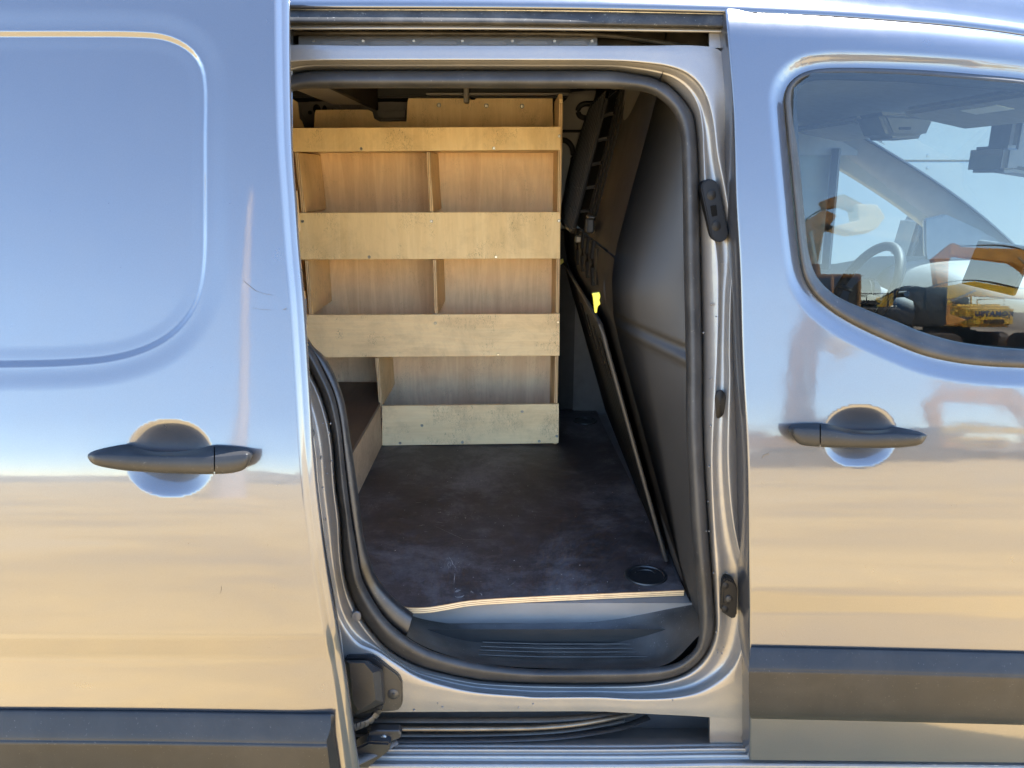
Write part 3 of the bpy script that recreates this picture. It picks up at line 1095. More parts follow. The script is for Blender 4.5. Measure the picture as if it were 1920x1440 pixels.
handle(slide,
       [(164, 853), (170, 848), (187, 842), (239, 834), (262, 841), (285, 846), (309, 847), (340, 846), (365, 843), (393, 836), (412, 836), (459, 841), (468, 845), (474, 850)],
       [(164, 855), (187, 853), (252, 855), (309, 857), (365, 857), (412, 856), (459, 852), (474, 852)],
       [(164, 857), (168, 864), (177, 871), (224, 881), (271, 885), (327, 888), (402, 889), (440, 886), (459, 879), (468, 866), (474, 853)],
       402, DOOR, None, False)
cl = [(-700, 1325), (-300, 1327), (-40, 1329), (100, 1330), (300, 1332), (605, 1337)]
def lrow(dy, xe, off):
    r = [(x, y + dy) for x, y in cl]
    r[-1] = (xe, r[-1][1])
    return (r, DOOR + off)
def lend(y, o):
    return (606 + (y - 1337) * 0.17, y, o)
lr = [(1, 0.005), (1.5, -0.003), (6, -0.007), (28, -0.017), (52, -0.028), (60, -0.0305), (68, -0.031), (130, -0.028), (190, -0.023), (196, 0.004)]
clad('side_cladding', slide, [lrow(dy, 620 if o > -0.02 else 606 + dy * 0.12, o) for dy, o in lr], None, sub=2)
le = [(612, 1338.5, -0.003), (611, 1343, -0.007), (611, 1365, -0.017), (612, 1389, -0.028), (613.2, 1397, -0.0305), (614.3, 1405, -0.031), (621.6, 1467, -0.028), (628, 1527, -0.023)]
grid_mesh('cladding_end', [[onS(606 + (y - 1337) * 0.12 if o < -0.02 else 620, y, DOOR + o) for x, y, o in le],
                           [onS(x + 15 + (y - 1337) * 0.03, y + 2, DOOR - 0.004) for x, y, o in le]], 'trim_plastic', slide)
for a, b, wd in (((456, 526), (479, 545), 1.0), ((478, 545), (510, 553), 0.6), ((415, 1100), (412, 1113), 0.9), ((473, 577), (507, 581), 0.5), ((530, 580), (536, 577), 1.0)):
    pts = [onS(*p, DOOR - 0.0004) for p in (a, ((a[0] + b[0]) / 2 + 1, (a[1] + b[1]) / 2 + 1.5), b)]
    tube('scratch', pts, 0.0004 * wd, 'chip', slide, n=5)
# latch lug between the sliding door and the frame
box('latch_lug', -0.398, -0.372, 1.285, 1.335, 1.028, 1.040, 'zinc', slide, 0.002)

# ---------------------------------------------------------------- strikers and plugs on the frame
def capsule(cx, cy, ax, ay, hw, n=10):
    a = math.atan2(ay, ax)
    L = math.hypot(ax, ay)
    pts = []
    for s in (1, -1):
        for k in range(n + 1):
            t = a - math.pi / 2 + math.pi * k / n if s == 1 else a + math.pi / 2 + math.pi * k / n
            pts.append((cx + s * ax + hw * math.cos(t), cy + s * ay + hw * math.sin(t)))
    return pts


def disc(name, px, py, off, rx, ry, mat, parent, depth=0.003, taper=0.7, fn=None, n=18, Y=None):
    c = onS(px, py, off, fn) if Y is None else onY(px, py, Y)
    s = c.y / ray(px, py).y
    rows = []
    for k, dd in ((1.0, depth), (1.0, 0.0), (taper, -depth * 0.6), (0.02, -depth * 0.8)):
        rows.append([c + Vector((rx * s * k * math.cos(t), dd, ry * s * k * math.sin(t))) for t in np.linspace(0, 2 * math.pi, n, endpoint=False)])
    return grid_mesh(name, rows, mat, parent, True, angle=40, close=True)


stk = prism('striker_plate', [onS(x, y, 0.060) for x, y in capsule(1340.5, 395, 9, 43, 16.5)], (0, 0.03, 0), 'latch_black', frame, 0.004, seg=2)
for x, y in ((1334, 367), (1343, 425)):
    disc('screw', x, y, 0.0595, 8.5, 11, 'latch_black', stk, 0.003, 0.55)
prism('striker_hole', [onS(x, y, 0.0590) for x, y in ((1332, 386), (1343, 384), (1345.5, 404), (1335, 406.5))], (0, 0.003, 0), 'grille_backing', stk, 0.0008)
pl2 = prism('guide_plate', [onS(x, y, 0.060) for x, y in ((1356, 1090), (1362, 1084), (1377, 1091), (1383, 1101), (1382, 1155), (1376, 1162), (1366, 1157), (1353, 1147))], (0, 0.03, 0), 'latch_black', frame, 0.003, seg=2)
for x, y, r in ((1361, 1098, 7), (1360, 1142, 7)):
    disc('screw', x, y, 0.0595, r, r * 1.25, 'latch_black', pl2, 0.004, 0.5)
disc('bush', 1365, 1123, 0.0595, 10, 13, 'latch_black', pl2, 0.006, 0.75)
disc('bush_hole', 1366, 1123, 0.054, 5, 7, 'dark_cavity', pl2, 0.002, 0.8)
disc('drain_plug', 1349, 758, 0.076, 12, 28, 'latch_black', frame, 0.003, 0.9, n=26)
disc('drain_plug', 668, 1156, 0.068, 9, 11, 'jamb_paint', frame, 0.003, 0.9)
# rain drops left on the frame
rng = random.Random(9)
for i in range(46):
    q = rng.random()
    if q < 0.55:
        x, y, o = rng.uniform(1318, 1385), rng.uniform(480, 1300), 0.074
    elif q < 0.8:
        x, y, o = rng.uniform(600, 628), rng.uniform(780, 1000), 0.062
    else:
        x, y, o = rng.uniform(760, 1330), rng.uniform(1312, 1332), 0.049
    j = int(np.argmin((LJ1[:, 0] - x) ** 2 + (LJ1[:, 1] - y) ** 2))
    disc('water_drop', x, y, o, rng.uniform(1.0, 2.2), rng.uniform(1.2, 2.6), 'droplet', frame, 0.002, 0.6, n=8)

# ---------------------------------------------------------------- sill, lower track slot, roller arm
sl = [(560, 1395), (900, 1396), (1200, 1396), (1335, 1394), (1420, 1394), (1700, 1396), (2300, 1402)]
srows = [(-12, 0.10), (-8, 0.085), (0, 0.062), (5, 0.056), (9, 0.047), (13, 0.045), (17, 0.044), (21, 0.036), (26, 0.033), (31, 0.030), (36, 0.018), (40, 0.014), (44, 0.012), (60, 0.012), (85, 0.02), (110, 0.05)]
grid_mesh('sill', [[onS(p[0], p[1] + dy, off) for p in catmull(sl, 80)] for dy, off in srows], 'jamb_paint', van, sub=3)
# web at the right end of the slot
grid_mesh('slot_web', [[onS(x, y, 0.052 + 0.0006 * max(0, y - 1375)) for y in np.linspace(1338, 1398, 9)] for x in (1331, 1345, 1370, 1395, 1416)], 'jamb_paint', van, smooth=True)
grid_mesh('slot_corner', [[onS(1331, y, 0.052) for y in np.linspace(1338, 1392, 6)], [onS(1328, y, 0.12) for y in np.linspace(1338, 1392, 6)]], 'jamb_paint', van, smooth=False)
# the dark trough behind
grid_mesh('track_channel', [hrow([(560, 1332), (1000, 1331), (1345, 1340)], 0.056), hrow([(560, 1328), (1000, 1327), (1345, 1336)], 0.19),
                            hrow([(560, 1362), (1000, 1362), (1345, 1366)], 0.19), hrow([(560, 1397), (1000, 1397), (1345, 1395)], 0.075)], 'jamb_paint', van, smooth=False)
def rail(name, pts, r, mat, sc=(1, 1), n=8):
    c = catmull([onS(x, y, o) for x, y, o in pts], 60)
    return tube(name, c, r, mat, van, n=n, scale=sc)
rail('lower_rail', [(690, 1366, 0.080), (900, 1366, 0.080), (1010, 1364, 0.084), (1080, 1358, 0.098), (1140, 1348, 0.125), (1190, 1338, 0.16)], 0.006, 'rail_steel', (1.0, 0.9))
rail('track_guide', [(640, 1350, 0.10), (900, 1350, 0.10), (1030, 1349, 0.105), (1100, 1344, 0.12), (1160, 1337, 0.15)], 0.006, 'tread_plastic', (1.4, 0.7))
rail('track_lip', [(640, 1388, 0.072), (930, 1386, 0.074), (1050, 1381, 0.082), (1120, 1372, 0.105), (1170, 1362, 0.13), (1215, 1345, 0.17)], 0.005, 'black_plastic', (1.8, 0.6))
rail('track_guide', [(640, 1378, 0.085), (930, 1377, 0.087), (1050, 1371, 0.096), (1120, 1361, 0.118), (1170, 1351, 0.145)], 0.004, 'tread_plastic', (1.4, 0.7))
# cable cover
cc = prism('cable_cover', [onS(x, y, 0.044) for x, y in ((644, 1240), (650, 1231), (696, 1230), (708, 1236), (748, 1266), (754, 1278), (755, 1318), (750, 1330), (742, 1334), (660, 1340), (648, 1330))], (0, 0.012, 0), 'black_plastic', frame, 0.003, seg=2)
def frust(name, base, topp, o0, o1, mat, parent):
    rows = [[onS(x, y, o0) for x, y in base], [onS(x, y, o0 * 0.35 + o1 * 0.65) for x, y in [((a[0] * 0.75 + b[0] * 0.25), (a[1] * 0.75 + b[1] * 0.25)) for a, b in zip(base, topp)]],
            [onS(x, y, o1) for x, y in topp]]
    n = len(base)
    verts = [q for r in rows for q in r]
    faces = [(i * n + j, i * n + (j + 1) % n, (i + 1) * n + (j + 1) % n, (i + 1) * n + j) for i in range(2) for j in range(n)]
    faces.append(tuple(range(2 * n, 3 * n)))
    return mk(name, verts, faces, mat, parent, True, angle=28)
frust('cover_housing', [(648, 1238), (690, 1238), (718, 1256), (722, 1318), (706, 1326), (668, 1340), (652, 1320)],
      [(655, 1244), (682, 1243), (699, 1262), (704, 1312), (696, 1318), (672, 1332), (662, 1316)], 0.040, -0.004, 'black_plastic', cc)
disc('screw', 737, 1302, 0.043, 11, 11, 'black_plastic', cc, 0.004, 0.6)
disc('screw_socket', 738, 1302, 0.0395, 3, 3, 'dark_cavity', cc, 0.001, 0.8)
# cable chain, link by link
chain = catmull([onS(x, y, o) for x, y, o in ((712, 1318, 0.03), (706, 1338, 0.03), (692, 1352, 0.02), (672, 1360, 0.0), (650, 1368, -0.03), (630, 1375, -0.06))], 13)
for i in range(12):
    a, b = Vector(chain[i]), Vector(chain[i + 1])
    tube('chain_link', [a + (b - a) * 0.06, a + (b - a) * 0.88], 0.0075, 'black_plastic', cc, n=6, scale=(0.8, 1.15))
ra = prism('roller_arm', [onS(x, y, 0.012) for x, y in ((664, 1406), (690, 1392), (732, 1394), (730, 1410), (700, 1432), (672, 1470), (640, 1490), (640, 1440))], (0, 0.03, 0.004), 'black_plastic', slide, 0.004, seg=2)
prism('roller_plate', [onS(x, y, 0.030) for x, y in ((692, 1374), (706, 1370), (748, 1370), (753, 1378), (749, 1385), (720, 1396), (712, 1396), (691, 1382))], (0, 0.02, 0), 'black_plastic', slide, 0.002)
disc('roller_pin', 719, 1383, 0.028, 6, 5, 'zinc', slide, 0.003, 0.8)
tube('arm_bar', [onS(640, 1440, -0.02), onS(700, 1412, 0.02), onS(742, 1388, 0.05)], 0.010, 'tread_plastic', slide, n=8, scale=(1.3, 0.7))

# ---------------------------------------------------------------- entry step
FLOOR = 0.570
def xs_row(pxs, Y=None, Z=None, n=90, off=None):
    c = catmull(pxs, n)
    if Y is not None:
        return [onY(p[0], p[1], Y) for p in c]
    if off is not None:
        return [onS(p[0], p[1], off) for p in c]
    return [onZ(p[0], p[1], Z) for p in c]
stp = []
stp.append(xs_row([(640, 985), (690, 1070), (745, 1128), (800, 1144), (880, 1132), (1000, 1125), (1150, 1119), (1283, 1113), (1306, 1122)], Y=1.575))
stp.append(xs_row([(645, 990), (693, 1080), (748, 1138), (805, 1153), (885, 1141), (1000, 1134), (1150, 1128), (1278, 1121), (1307, 1128)], Y=1.548))
stp.append(xs_row([(650, 992), (694, 1084), (752, 1146), (830, 1172), (905, 1180), (1000, 1178), (1130, 1174), (1262, 1146), (1308, 1134)], Y=1.512))
stp.append(xs_row([(652, 994), (696, 1088), (755, 1154), (850, 1193), (930, 1203), (1010, 1206), (1130, 1203), (1236, 1178), (1309, 1146)], Y=1.478))
stp.append(xs_row([(655, 996), (697, 1094), (758, 1164), (860, 1210), (940, 1222), (1020, 1226), (1130, 1225), (1240, 1205), (1310, 1158)], Y=1.445))
stp.append(xs_row([(660, 1000), (698, 1104), (764, 1180), (860, 1225), (940, 1238), (1020, 1243), (1130, 1243), (1245, 1230), (1311, 1172)], Y=1.412))
stp.append(xs_row([(664, 1010), (699, 1120), (770, 1198), (866, 1236), (940, 1248), (1020, 1253), (1130, 1253), (1250, 1245), (1312, 1190)], off=0.100))
grid_mesh('entry_step', stp, 'tread_plastic', van, sub=4)
for y, x0, x1, Y in ((1207, 905, 1190, 1.462), (1215, 902, 1205, 1.450), (1222, 900, 1212, 1.440), (1231, 898, 1215, 1.424)):
    pts = [onY(x, y + 0.00012 * (x - 1080) ** 2 * -1 * (1 if x < 1000 else 0.3) + 0.5, Y) for x in np.linspace(x0, x1, 24)]
    tube('tread_rib', pts, 0.0013, 'tread_plastic', van, n=6)

# black trim on the rear side of the opening
T_px = [(545, 590), (572, 626), (590, 652), (604, 664), (621, 689), (644, 747), (656, 818), (665, 877), (673, 935), (683, 1010), (697, 1060), (711, 1090), (750, 1131), (775, 1150)]
s_l = [(540, 600), (560, 624), (575, 642), (590, 664), (604, 693), (625, 739), (637, 793), (646, 872), (656, 956), (668, 1030), (677, 1082), (699, 1126), (730, 1168), (762, 1194)]
Tc, Sc = catmull(T_px, 110), catmull(s_l, 110)
rows = []
for f, o in ((0.0, 0.106), (0.15, 0.094), (0.5, 0.096), (0.8, 0.104), (0.95, 0.120), (1.0, 0.150)):
    L = Sc * (1 - f) + Tc * f
    rows.append([onS(p[0], p[1], o) for p in L])
rows.append([onS(p[0] - 4, p[1], 0.24) for p in Tc])
grid_mesh('pillar_trim', rows, 'black_plastic', van, sub=3)

# ---------------------------------------------------------------- bulkhead and front side wall of the load space
def BX(z):
    return float(np.interp(z, [0.5, 0.57, 1.16, 1.22, 1.30, 1.36, 1.80], [0.425, 0.405, 0.225, 0.209, 0.203, 0.209, 0.312]))
YN, YFAR = 1.62, 2.97
zz = np.concatenate([np.linspace(0.52, 1.10, 20), np.linspace(1.12, 1.32, 14), np.linspace(1.34, 1.80, 14)])
# opening in the bulkhead behind the mesh grille
GZ0, GZ1 = 1.345, 1.735
def bpt(y, z, o=0.0):
    return Vector((BX(z) - o, y, z))
low = grid_mesh('bulkhead', [[bpt(y, z) for z in zz if z < GZ0 + 0.005] for y in np.linspace(YN - 0.10, YFAR, 30)], 'bulkhead_steel', van, flip=True)
grid_mesh('bulkhead_top', [[bpt(y, z) for z in np.linspace(GZ1, 1.812, 6)] for y in np.linspace(YN - 0.02, YFAR, 20)], 'bulkhead_steel', van, flip=True)
grid_mesh('bulkhead_end', [[bpt(y, z) for z in np.linspace(GZ0, GZ1, 12)] for y in np.linspace(YN - 0.10, 2.20, 14)], 'bulkhead_steel', van, flip=True)
grid_mesh('bulkhead_end', [[bpt(y, z) for z in np.linspace(GZ0, GZ1, 12)] for y in np.linspace(2.84, YFAR, 4)], 'bulkhead_steel', van, flip=True)
# raised ribs on the near end of the bulkhead, and the row of pressed pockets
for y0 in (1.98, 2.06, 2.13):
    pts = [bpt(y0, z, -0.001) for z in np.linspace(1.40, 1.72, 12)]
    tube('pressed_rib', pts, 0.0045, 'bulkhead_steel', low, n=8)
for y0, y1, z0, z1 in ((1.80, 1.86, 1.245, 1.335), (1.92, 1.99, 1.245, 1.335), (2.05, 2.13, 1.245, 1.335), (2.20, 2.29, 1.245, 1.335), (2.38, 2.58, 1.25, 1.34)):
    poly = [bpt(y0, z0, 0.004), bpt(y1, z0, 0.004), bpt(y1, z1, 0.004), bpt(y0, z1, 0.004)]
    prism('pressed_pocket', poly, (0.004, 0, 0), 'bulkhead_steel', low, 0.0035, seg=2)
for y in (1.885, 2.02, 2.165, 2.335):
    tube('pressed_rib', [bpt(y, z, 0.001) for z in np.linspace(1.235, 1.345, 6)], 0.008, 'bulkhead_steel', low, n=8)
box('lash_slot', 0.188, 0.206, 1.905, 1.955, 1.362, 1.398, 'dark_cavity', low, 0.004)
box('lash_slot_rim', 0.190, 0.206, 1.895, 1.965, 1.398, 1.404, 'black_plastic', low, 0.002)
# folding lower panel: a raised corrugated sheet with a rolled near edge
def flap_pt(y, z, o):
    return bpt(y, z, o)
ys = np.linspace(1.66, 2.88, 90)
fz = np.linspace(0.585, 1.175, 24)
frow = []
for y in ys:
    r = []
    for z in fz:
        corr = 0.006 * max(0.0, math.sin((y - 1.66) / 0.085 * 2 * math.pi)) ** 0.6 if 1.72 < y < 2.82 else 0.0
        corr *= float(sstep(0.60, 0.68, np.array(z)) * sstep(1.165, 1.10, np.array(z)))
        r.append(flap_pt(y, z, 0.022 - corr))
    frow.append(r)
flap = grid_mesh('folding_panel', frow, 'bulkhead_steel', van, flip=True)
rim = [flap_pt(1.66, z, 0.020) for z in fz] + [flap_pt(y, 1.178, 0.020) for y in (1.70, 1.76, 2.0, 2.3, 2.6, 2.86)]
tube('panel_rim', rim, 0.0055, 'wall_trim', flap, n=8, scale=(1, 1))
for y0 in (1.79, 1.93, 2.10, 2.30):
    tube('press_mark', [flap_pt(y0, z, 0.0225) for z in np.linspace(1.02, 1.12, 6)], 0.004, 'bulkhead_steel', flap, n=6)
# yellow pull tabs
tb = [(1110, 550), (1124, 548), (1126, 556), (1124, 563), (1126, 570), (1121, 575), (1119, 587), (1115, 587), (1113, 570), (1112, 560)]
def on_bulk(x, y, o):
    d = ray(x, y)
    X = 0.2
    for _ in range(20):
        t = X / d.x
        X = BX(CZ + d.z * t) - o
    t = X / d.x
    return Vector((X, d.y * t, CZ + d.z * t))
def tab(poly, Y):
    prism('pull_tab', [onY(x, y, Y) for x, y in poly], (0, 0.006, 0), 'yellow_tab', flap, 0.001)
c = on_bulk(1118, 567, 0.04)
tab(tb, c.y)
tab([(1050, 487), (1056, 485), (1057, 492), (1051, 497)], 2.80)

# mesh grille on the bulkhead window, with the pane behind it
gr = []
bars_v, bars_f = [], []
def addbar(a, b, r):
    a, b = Vector(a), Vector(b)
    t = (b - a).normalized()
    u = t.cross(Vector((1, 0, 0))).normalized() if abs(t.x) < 0.9 else Vector((0, 1, 0))
    v = t.cross(u)
    o = len(bars_v)
    for p in (a, b):
        for k in range(5):
            an = k * 2 * math.pi / 5
            bars_v.append(p + (u * math.cos(an) + v * math.sin(an)) * r)
    for k in range(5):
        bars_f.append((o + k, o + (k + 1) % 5, o + 5 + (k + 1) % 5, o + 5 + k))
def gedge(y):
    """the grille is a trapezium with rounded corners"""
    z0, z1 = 1.340, 1.728
    e = max(0.0, (2.27 - y) / 0.08)
    f = max(0.0, (y - 2.62) / 0.22)
    return z0 + 0.02 * e * e + 0.02 * f * f, z1 - 0.03 * e * e - 0.12 * f * f
for y in np.linspace(2.215, 2.82, 12):
    a, b = gedge(y)
    addbar(bpt(y, a, 0.030), bpt(y, b, 0.030), 0.0042)
for z in np.linspace(1.40, 1.66, 5):
    addbar(bpt(2.20, z, 0.026), bpt(2.84, z, 0.026), 0.0030)
gril = mk('window_grille', bars_v, bars_f, 'grille_steel', van)
gril['kind'] = 'stuff'
loop = [bpt(y, gedge(y)[0], 0.028) for y in np.linspace(2.20, 2.84, 14)] + [bpt(y, gedge(y)[1], 0.028) for y in np.linspace(2.84, 2.20, 14)]
tube('grille_rim', loop, 0.006, 'grille_steel', gril, n=6, close=True)
for z in np.linspace(1.40, 1.66, 5):
    tube('grille_hook', [bpt(2.215, z, 0.028), bpt(2.185, z + 0.004, 0.012), bpt(2.17, z + 0.006, 0.0)], 0.005, 'black_plastic', gril, n=6)
for y, z in ((2.24, 1.745), (2.72, 1.655), (2.22, 1.322), (2.70, 1.335)):
    prism('grille_clip', [bpt(y - 0.012, z - 0.01, 0.02), bpt(y + 0.012, z - 0.01, 0.02), bpt(y + 0.012, z + 0.01, 0.02), bpt(y - 0.012, z + 0.01, 0.02)], (0.02, 0, 0), 'rail_steel', gril, 0.003)
mk('bulkhead_glass', [bpt(2.20, GZ0, -0.004), bpt(2.25, GZ0, -0.004), bpt(2.25, GZ1, -0.004), bpt(2.20, GZ1, -0.004)], [(0, 1, 2, 3)], 'smoked_pane', van, False)
mk('blanking_plate', [bpt(2.25, GZ0, -0.004), bpt(2.84, GZ0, -0.004), bpt(2.84, GZ1, -0.004), bpt(2.25, GZ1, -0.004)], [(0, 1, 2, 3)], 'grille_backing', van, False)

# moulded side wall from the bulkhead round to the door pillar
wl_px = [(1174, 140), (1168, 200), (1159, 270), (1151, 340), (1144, 410), (1138, 485), (1132, 545), (1140, 580), (1150, 620), (1172, 720), (1200, 830), (1232, 950), (1262, 1050), (1290, 1118), (1312, 1180)]
wr_px = [(1262, 120), (1270, 190), (1283, 225), (1287, 300), (1289, 400), (1290, 480), (1291, 545), (1292, 580), (1292, 620), (1294, 720), (1297, 830), (1303, 950), (1310, 1050), (1318, 1110), (1326, 1180)]
WL, WR = catmull(wl_px, 300), catmull(wr_px, 300)
ya = []
for a in WL:
    ya.append(min(max(on_bulk(a[0], a[1], 0.0).y, 1.5), 2.15))
ya = np.convolve(np.pad(ya, 40, mode='edge'), np.ones(81) / 81, mode='valid')
rows = []
out_ = Vector((-0.30, -0.95, 0))
for f in np.linspace(0, 1, 14):
    r = []
    for a, b, yy in zip(WL, WR, ya):
        pa = onY(a[0], a[1], yy + 0.012)
        pb = onS(b[0], b[1], 0.135)
        q = pa.lerp(pb, f)
        # the wall turns a soft corner: it runs forward beside the bulkhead, then faces out to the pillar
        q = q + out_ * (0.26 * (pa - pb).length * (1 - (1 - f) ** 2.2) * (1 - f) ** 0.8)
        zc_ = 1.212 - 0.045 * f
        dz_ = q.z - zc_
        up = float(sstep(-0.004, 0.006, np.array(dz_)))
        q = q + out_ * (0.010 * up + 0.011 * math.exp(-((dz_ + 0.026) / 0.012) ** 2) * (1 - up)) * min(1.0, 4 * f + 0.1)
        r.append(q)
    rows.append(r)
grid_mesh('side_wall', rows, 'wall_trim', van, sub=2, angle=50)

# ---------------------------------------------------------------- rest of the shell
box('far_wall', -1.85, 1.22, YFAR, YFAR + 0.02, 0.35, 1.84, 'inner_steel', van, 0)
box('far_wall_shade', 0.00, 0.46, 2.962, YFAR - 0.001, 0.56, 1.30, 'dark_cavity', van, 0.002)  # near-black sheet stands for the deep shade on the far wall
box('rear_wall', -1.87, -1.85, 1.3, 3.05, 0.35, 1.84, 'bounce_lining', van, 0)
box('load_floor', -1.85, 0.45, 1.52, YFAR, 0.50, 0.553, 'inner_steel', van, 0)
box('ceiling', -1.85, 0.24, 1.62, YFAR, 1.812, 1.826, 'bounce_lining', van, 0)
zq = np.linspace(0.36, 1.80, 60)
grid_mesh('quarter_panel', [[Vector((x, float(P(z)) + 0.03 + 0.055 * max(0, (x + 0.50) / 0.08), z)) for z in zq] for x in (-1.87, -1.4, -0.9, -0.5, -0.46, -0.42)], 'paint', van)
# inside face of the header, closing the gap to the ceiling
hx = np.linspace(480, 1262, 50)
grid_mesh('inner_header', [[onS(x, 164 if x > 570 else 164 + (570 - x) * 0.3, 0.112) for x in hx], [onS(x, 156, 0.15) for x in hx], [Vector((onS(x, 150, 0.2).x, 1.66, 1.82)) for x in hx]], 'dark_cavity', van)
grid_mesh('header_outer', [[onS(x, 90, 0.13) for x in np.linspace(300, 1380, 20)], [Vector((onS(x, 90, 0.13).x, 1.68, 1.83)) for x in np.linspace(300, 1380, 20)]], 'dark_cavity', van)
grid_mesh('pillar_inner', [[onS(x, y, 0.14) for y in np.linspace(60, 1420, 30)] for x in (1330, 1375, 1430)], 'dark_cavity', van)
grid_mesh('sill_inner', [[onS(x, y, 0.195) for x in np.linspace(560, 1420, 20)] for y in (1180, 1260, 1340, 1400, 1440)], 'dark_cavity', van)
grid_mesh('rear_pillar_inner', [[onS(x, y, 0.150) for y in np.linspace(560, 1330, 30)] for x in (480, 540, 575)], 'jamb_paint', van)
# roof bows and pressed details at the top of the far wall
box('roof_bow', -0.62, -0.47, 1.72, 2.72, 1.735, 1.81, 'inner_steel', van, 0.008, 2)
box('roof_bow_flange', -0.47, -0.455, 1.74, 2.70, 1.715, 1.80, 'bulkhead_steel', van, 0.003)
box('cant_rail', -1.7, 0.20, 2.80, YFAR - 0.003, 1.765, 1.812, 'dark_cavity', van, 0.008, 2)
box('cant_rail_flange', -0.30, 0.20, 2.78, 2.81, 1.772, 1.78, 'inner_steel', van, 0.002)
box('ceiling_clip', -0.168, -0.150, 2.755, 2.80, 1.745, 1.80, 'inner_steel', van, 0.003)
for x in (-0.33, -0.22, -0.08, 0.02, 0.12):
    box('roof_stiffener', x, x + 0.05, 2.70, 2.80, 1.795, 1.808, 'bulkhead_steel', van, 0.004)
Yp = YFAR - 0.05
plate = [(560, 212), (566, 196), (576, 188), (618, 188), (632, 198), (652, 204), (654, 222), (646, 232), (612, 226), (600, 234), (574, 228)]
prism('reinforcement_plate', [onY(x, y, Yp) for x, y in plate], (0, 0.04, 0), 'inner_steel', van, 0.010, seg=3)
pp = bpy.data.objects['reinforcement_plate']
for x, y, rx, ry in ((581, 211, 4, 3.5), (594, 204, 7, 8), (594, 212, 5, 5), (609, 211, 5, 13), (624, 210, 2.5, 6), (633, 211, 2.8, 3)):
    disc('punched_hole', x, y, 0, rx, ry, 'dark_cavity', pp, 0.002, 0.9, Y=Yp - 0.001)
prism('reinforcement_plate', [onY(x, y, Yp) for x, y in ((702, 216), (712, 206), (740, 204), (764, 204), (764, 224), (716, 226))], (0, 0.04, 0), 'inner_steel', van, 0.008, seg=3)
prism('wall_upper_panel', [onY(x, y, YFAR - 0.012) for x, y in ((520, 178), (764, 180), (764, 240), (520, 240))], (0, 0.01, 0), 'inner_steel', van, 0)
# pressed swages on the far wall beside the shelves
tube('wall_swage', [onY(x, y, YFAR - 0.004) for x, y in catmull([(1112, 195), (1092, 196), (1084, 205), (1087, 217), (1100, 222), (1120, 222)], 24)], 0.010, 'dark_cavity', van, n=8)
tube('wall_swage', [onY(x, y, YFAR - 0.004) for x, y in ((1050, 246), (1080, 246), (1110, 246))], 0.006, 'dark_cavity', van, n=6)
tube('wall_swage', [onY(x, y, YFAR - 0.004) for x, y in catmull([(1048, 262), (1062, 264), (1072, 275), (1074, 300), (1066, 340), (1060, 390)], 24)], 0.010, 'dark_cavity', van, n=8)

# ---------------------------------------------------------------- cab
# windscreen between the two front pillars
PB, PTp = (1.95, 1.20), (1.22, 1.66)            # (x, z) of the glass foot and head
FLIPWS = True
def ws(y, f, o=0.0):
    x = PB[0] + (PTp[0] - PB[0]) * f + 0.05 * math.sin(f * math.pi)
    bow = 0.10 * (1 - ((y - 2.23) / 0.8) ** 2)
    return Vector((x + bow * 0.8 + o, y, PB[1] + (PTp[1] - PB[1]) * f + bow * 0.15))
grid_mesh('windscreen', [[ws(y, f) for y in np.linspace(1.50, 2.93, 16)] for f in np.linspace(0, 1, 10)], 'screen_glass', van, flip=FLIPWS)
for y, o in ((1.475, 1), (2.945, -1)):
    grid_mesh('front_pillar', [[ws(y, f) + Vector((dx, o * dy, dz)) for f in np.linspace(-0.06, 1.08, 14)] for dx, dy, dz in
                               ((0.0, 0.035, 0.01), (-0.02, 0.0, -0.035), (-0.09, -0.030, -0.045), (-0.15, -0.055, -0.05), (-0.13, -0.075, 0.0))], 'cab_grey', van, sub=2)
tube('windscreen_seal', [ws(2.905, f, 0.004) for f in np.linspace(-0.05, 1.03, 20)], 0.006, 'rubber', van, n=6)
# far side door: waist, pillar and window frame
YD = 2.93
grid_mesh('driver_door', [[Vector((x, YD, z)) for z in np.linspace(0.4, 1.17 + 0.03 * (x > 1.3), 6)] for x in np.linspace(0.25, 2.1, 12)], 'dash_plastic', van, smooth=False)
mk('driver_window', [(0.60, YD + 0.02, 1.15), (1.80, YD + 0.02, 1.15), (1.80, YD + 0.02, 1.22), (1.22, YD + 0.02, 1.60), (0.60, YD + 0.02, 1.64)], [(0, 1, 2, 3, 4)], 'screen_glass', van, False)
tube('window_post', [(1.225, YD, 1.15), (1.215, YD, 1.60)], 0.026, 'dash_plastic', van, n=8, scale=(1.0, 0.6))
grid_mesh('window_head', [[Vector((x, YD + 0.01, z)) for x in (0.55, 0.9, 1.18, 1.30)] for z in (1.575, 1.80)], 'cab_grey', van)
prism('window_corner', [(1.62, YD - 0.005, 1.15), (1.95, YD - 0.005, 1.15), (1.95, YD - 0.005, 1.24), (1.66, YD - 0.005, 1.36), (1.58, YD - 0.005, 1.34), (1.60, YD - 0.005, 1.22)], (0, 0.02, 0), 'cab_grey', van, 0.006, seg=2)
# outside mirror on the far side
mir = prism('wing_mirror', [(1.60, 3.05, 1.16), (1.72, 3.05, 1.17), (1.74, 3.05, 1.32), (1.63, 3.05, 1.34)], (0.02, 0.20, 0), 'black_plastic', van, 0.02, seg=3)
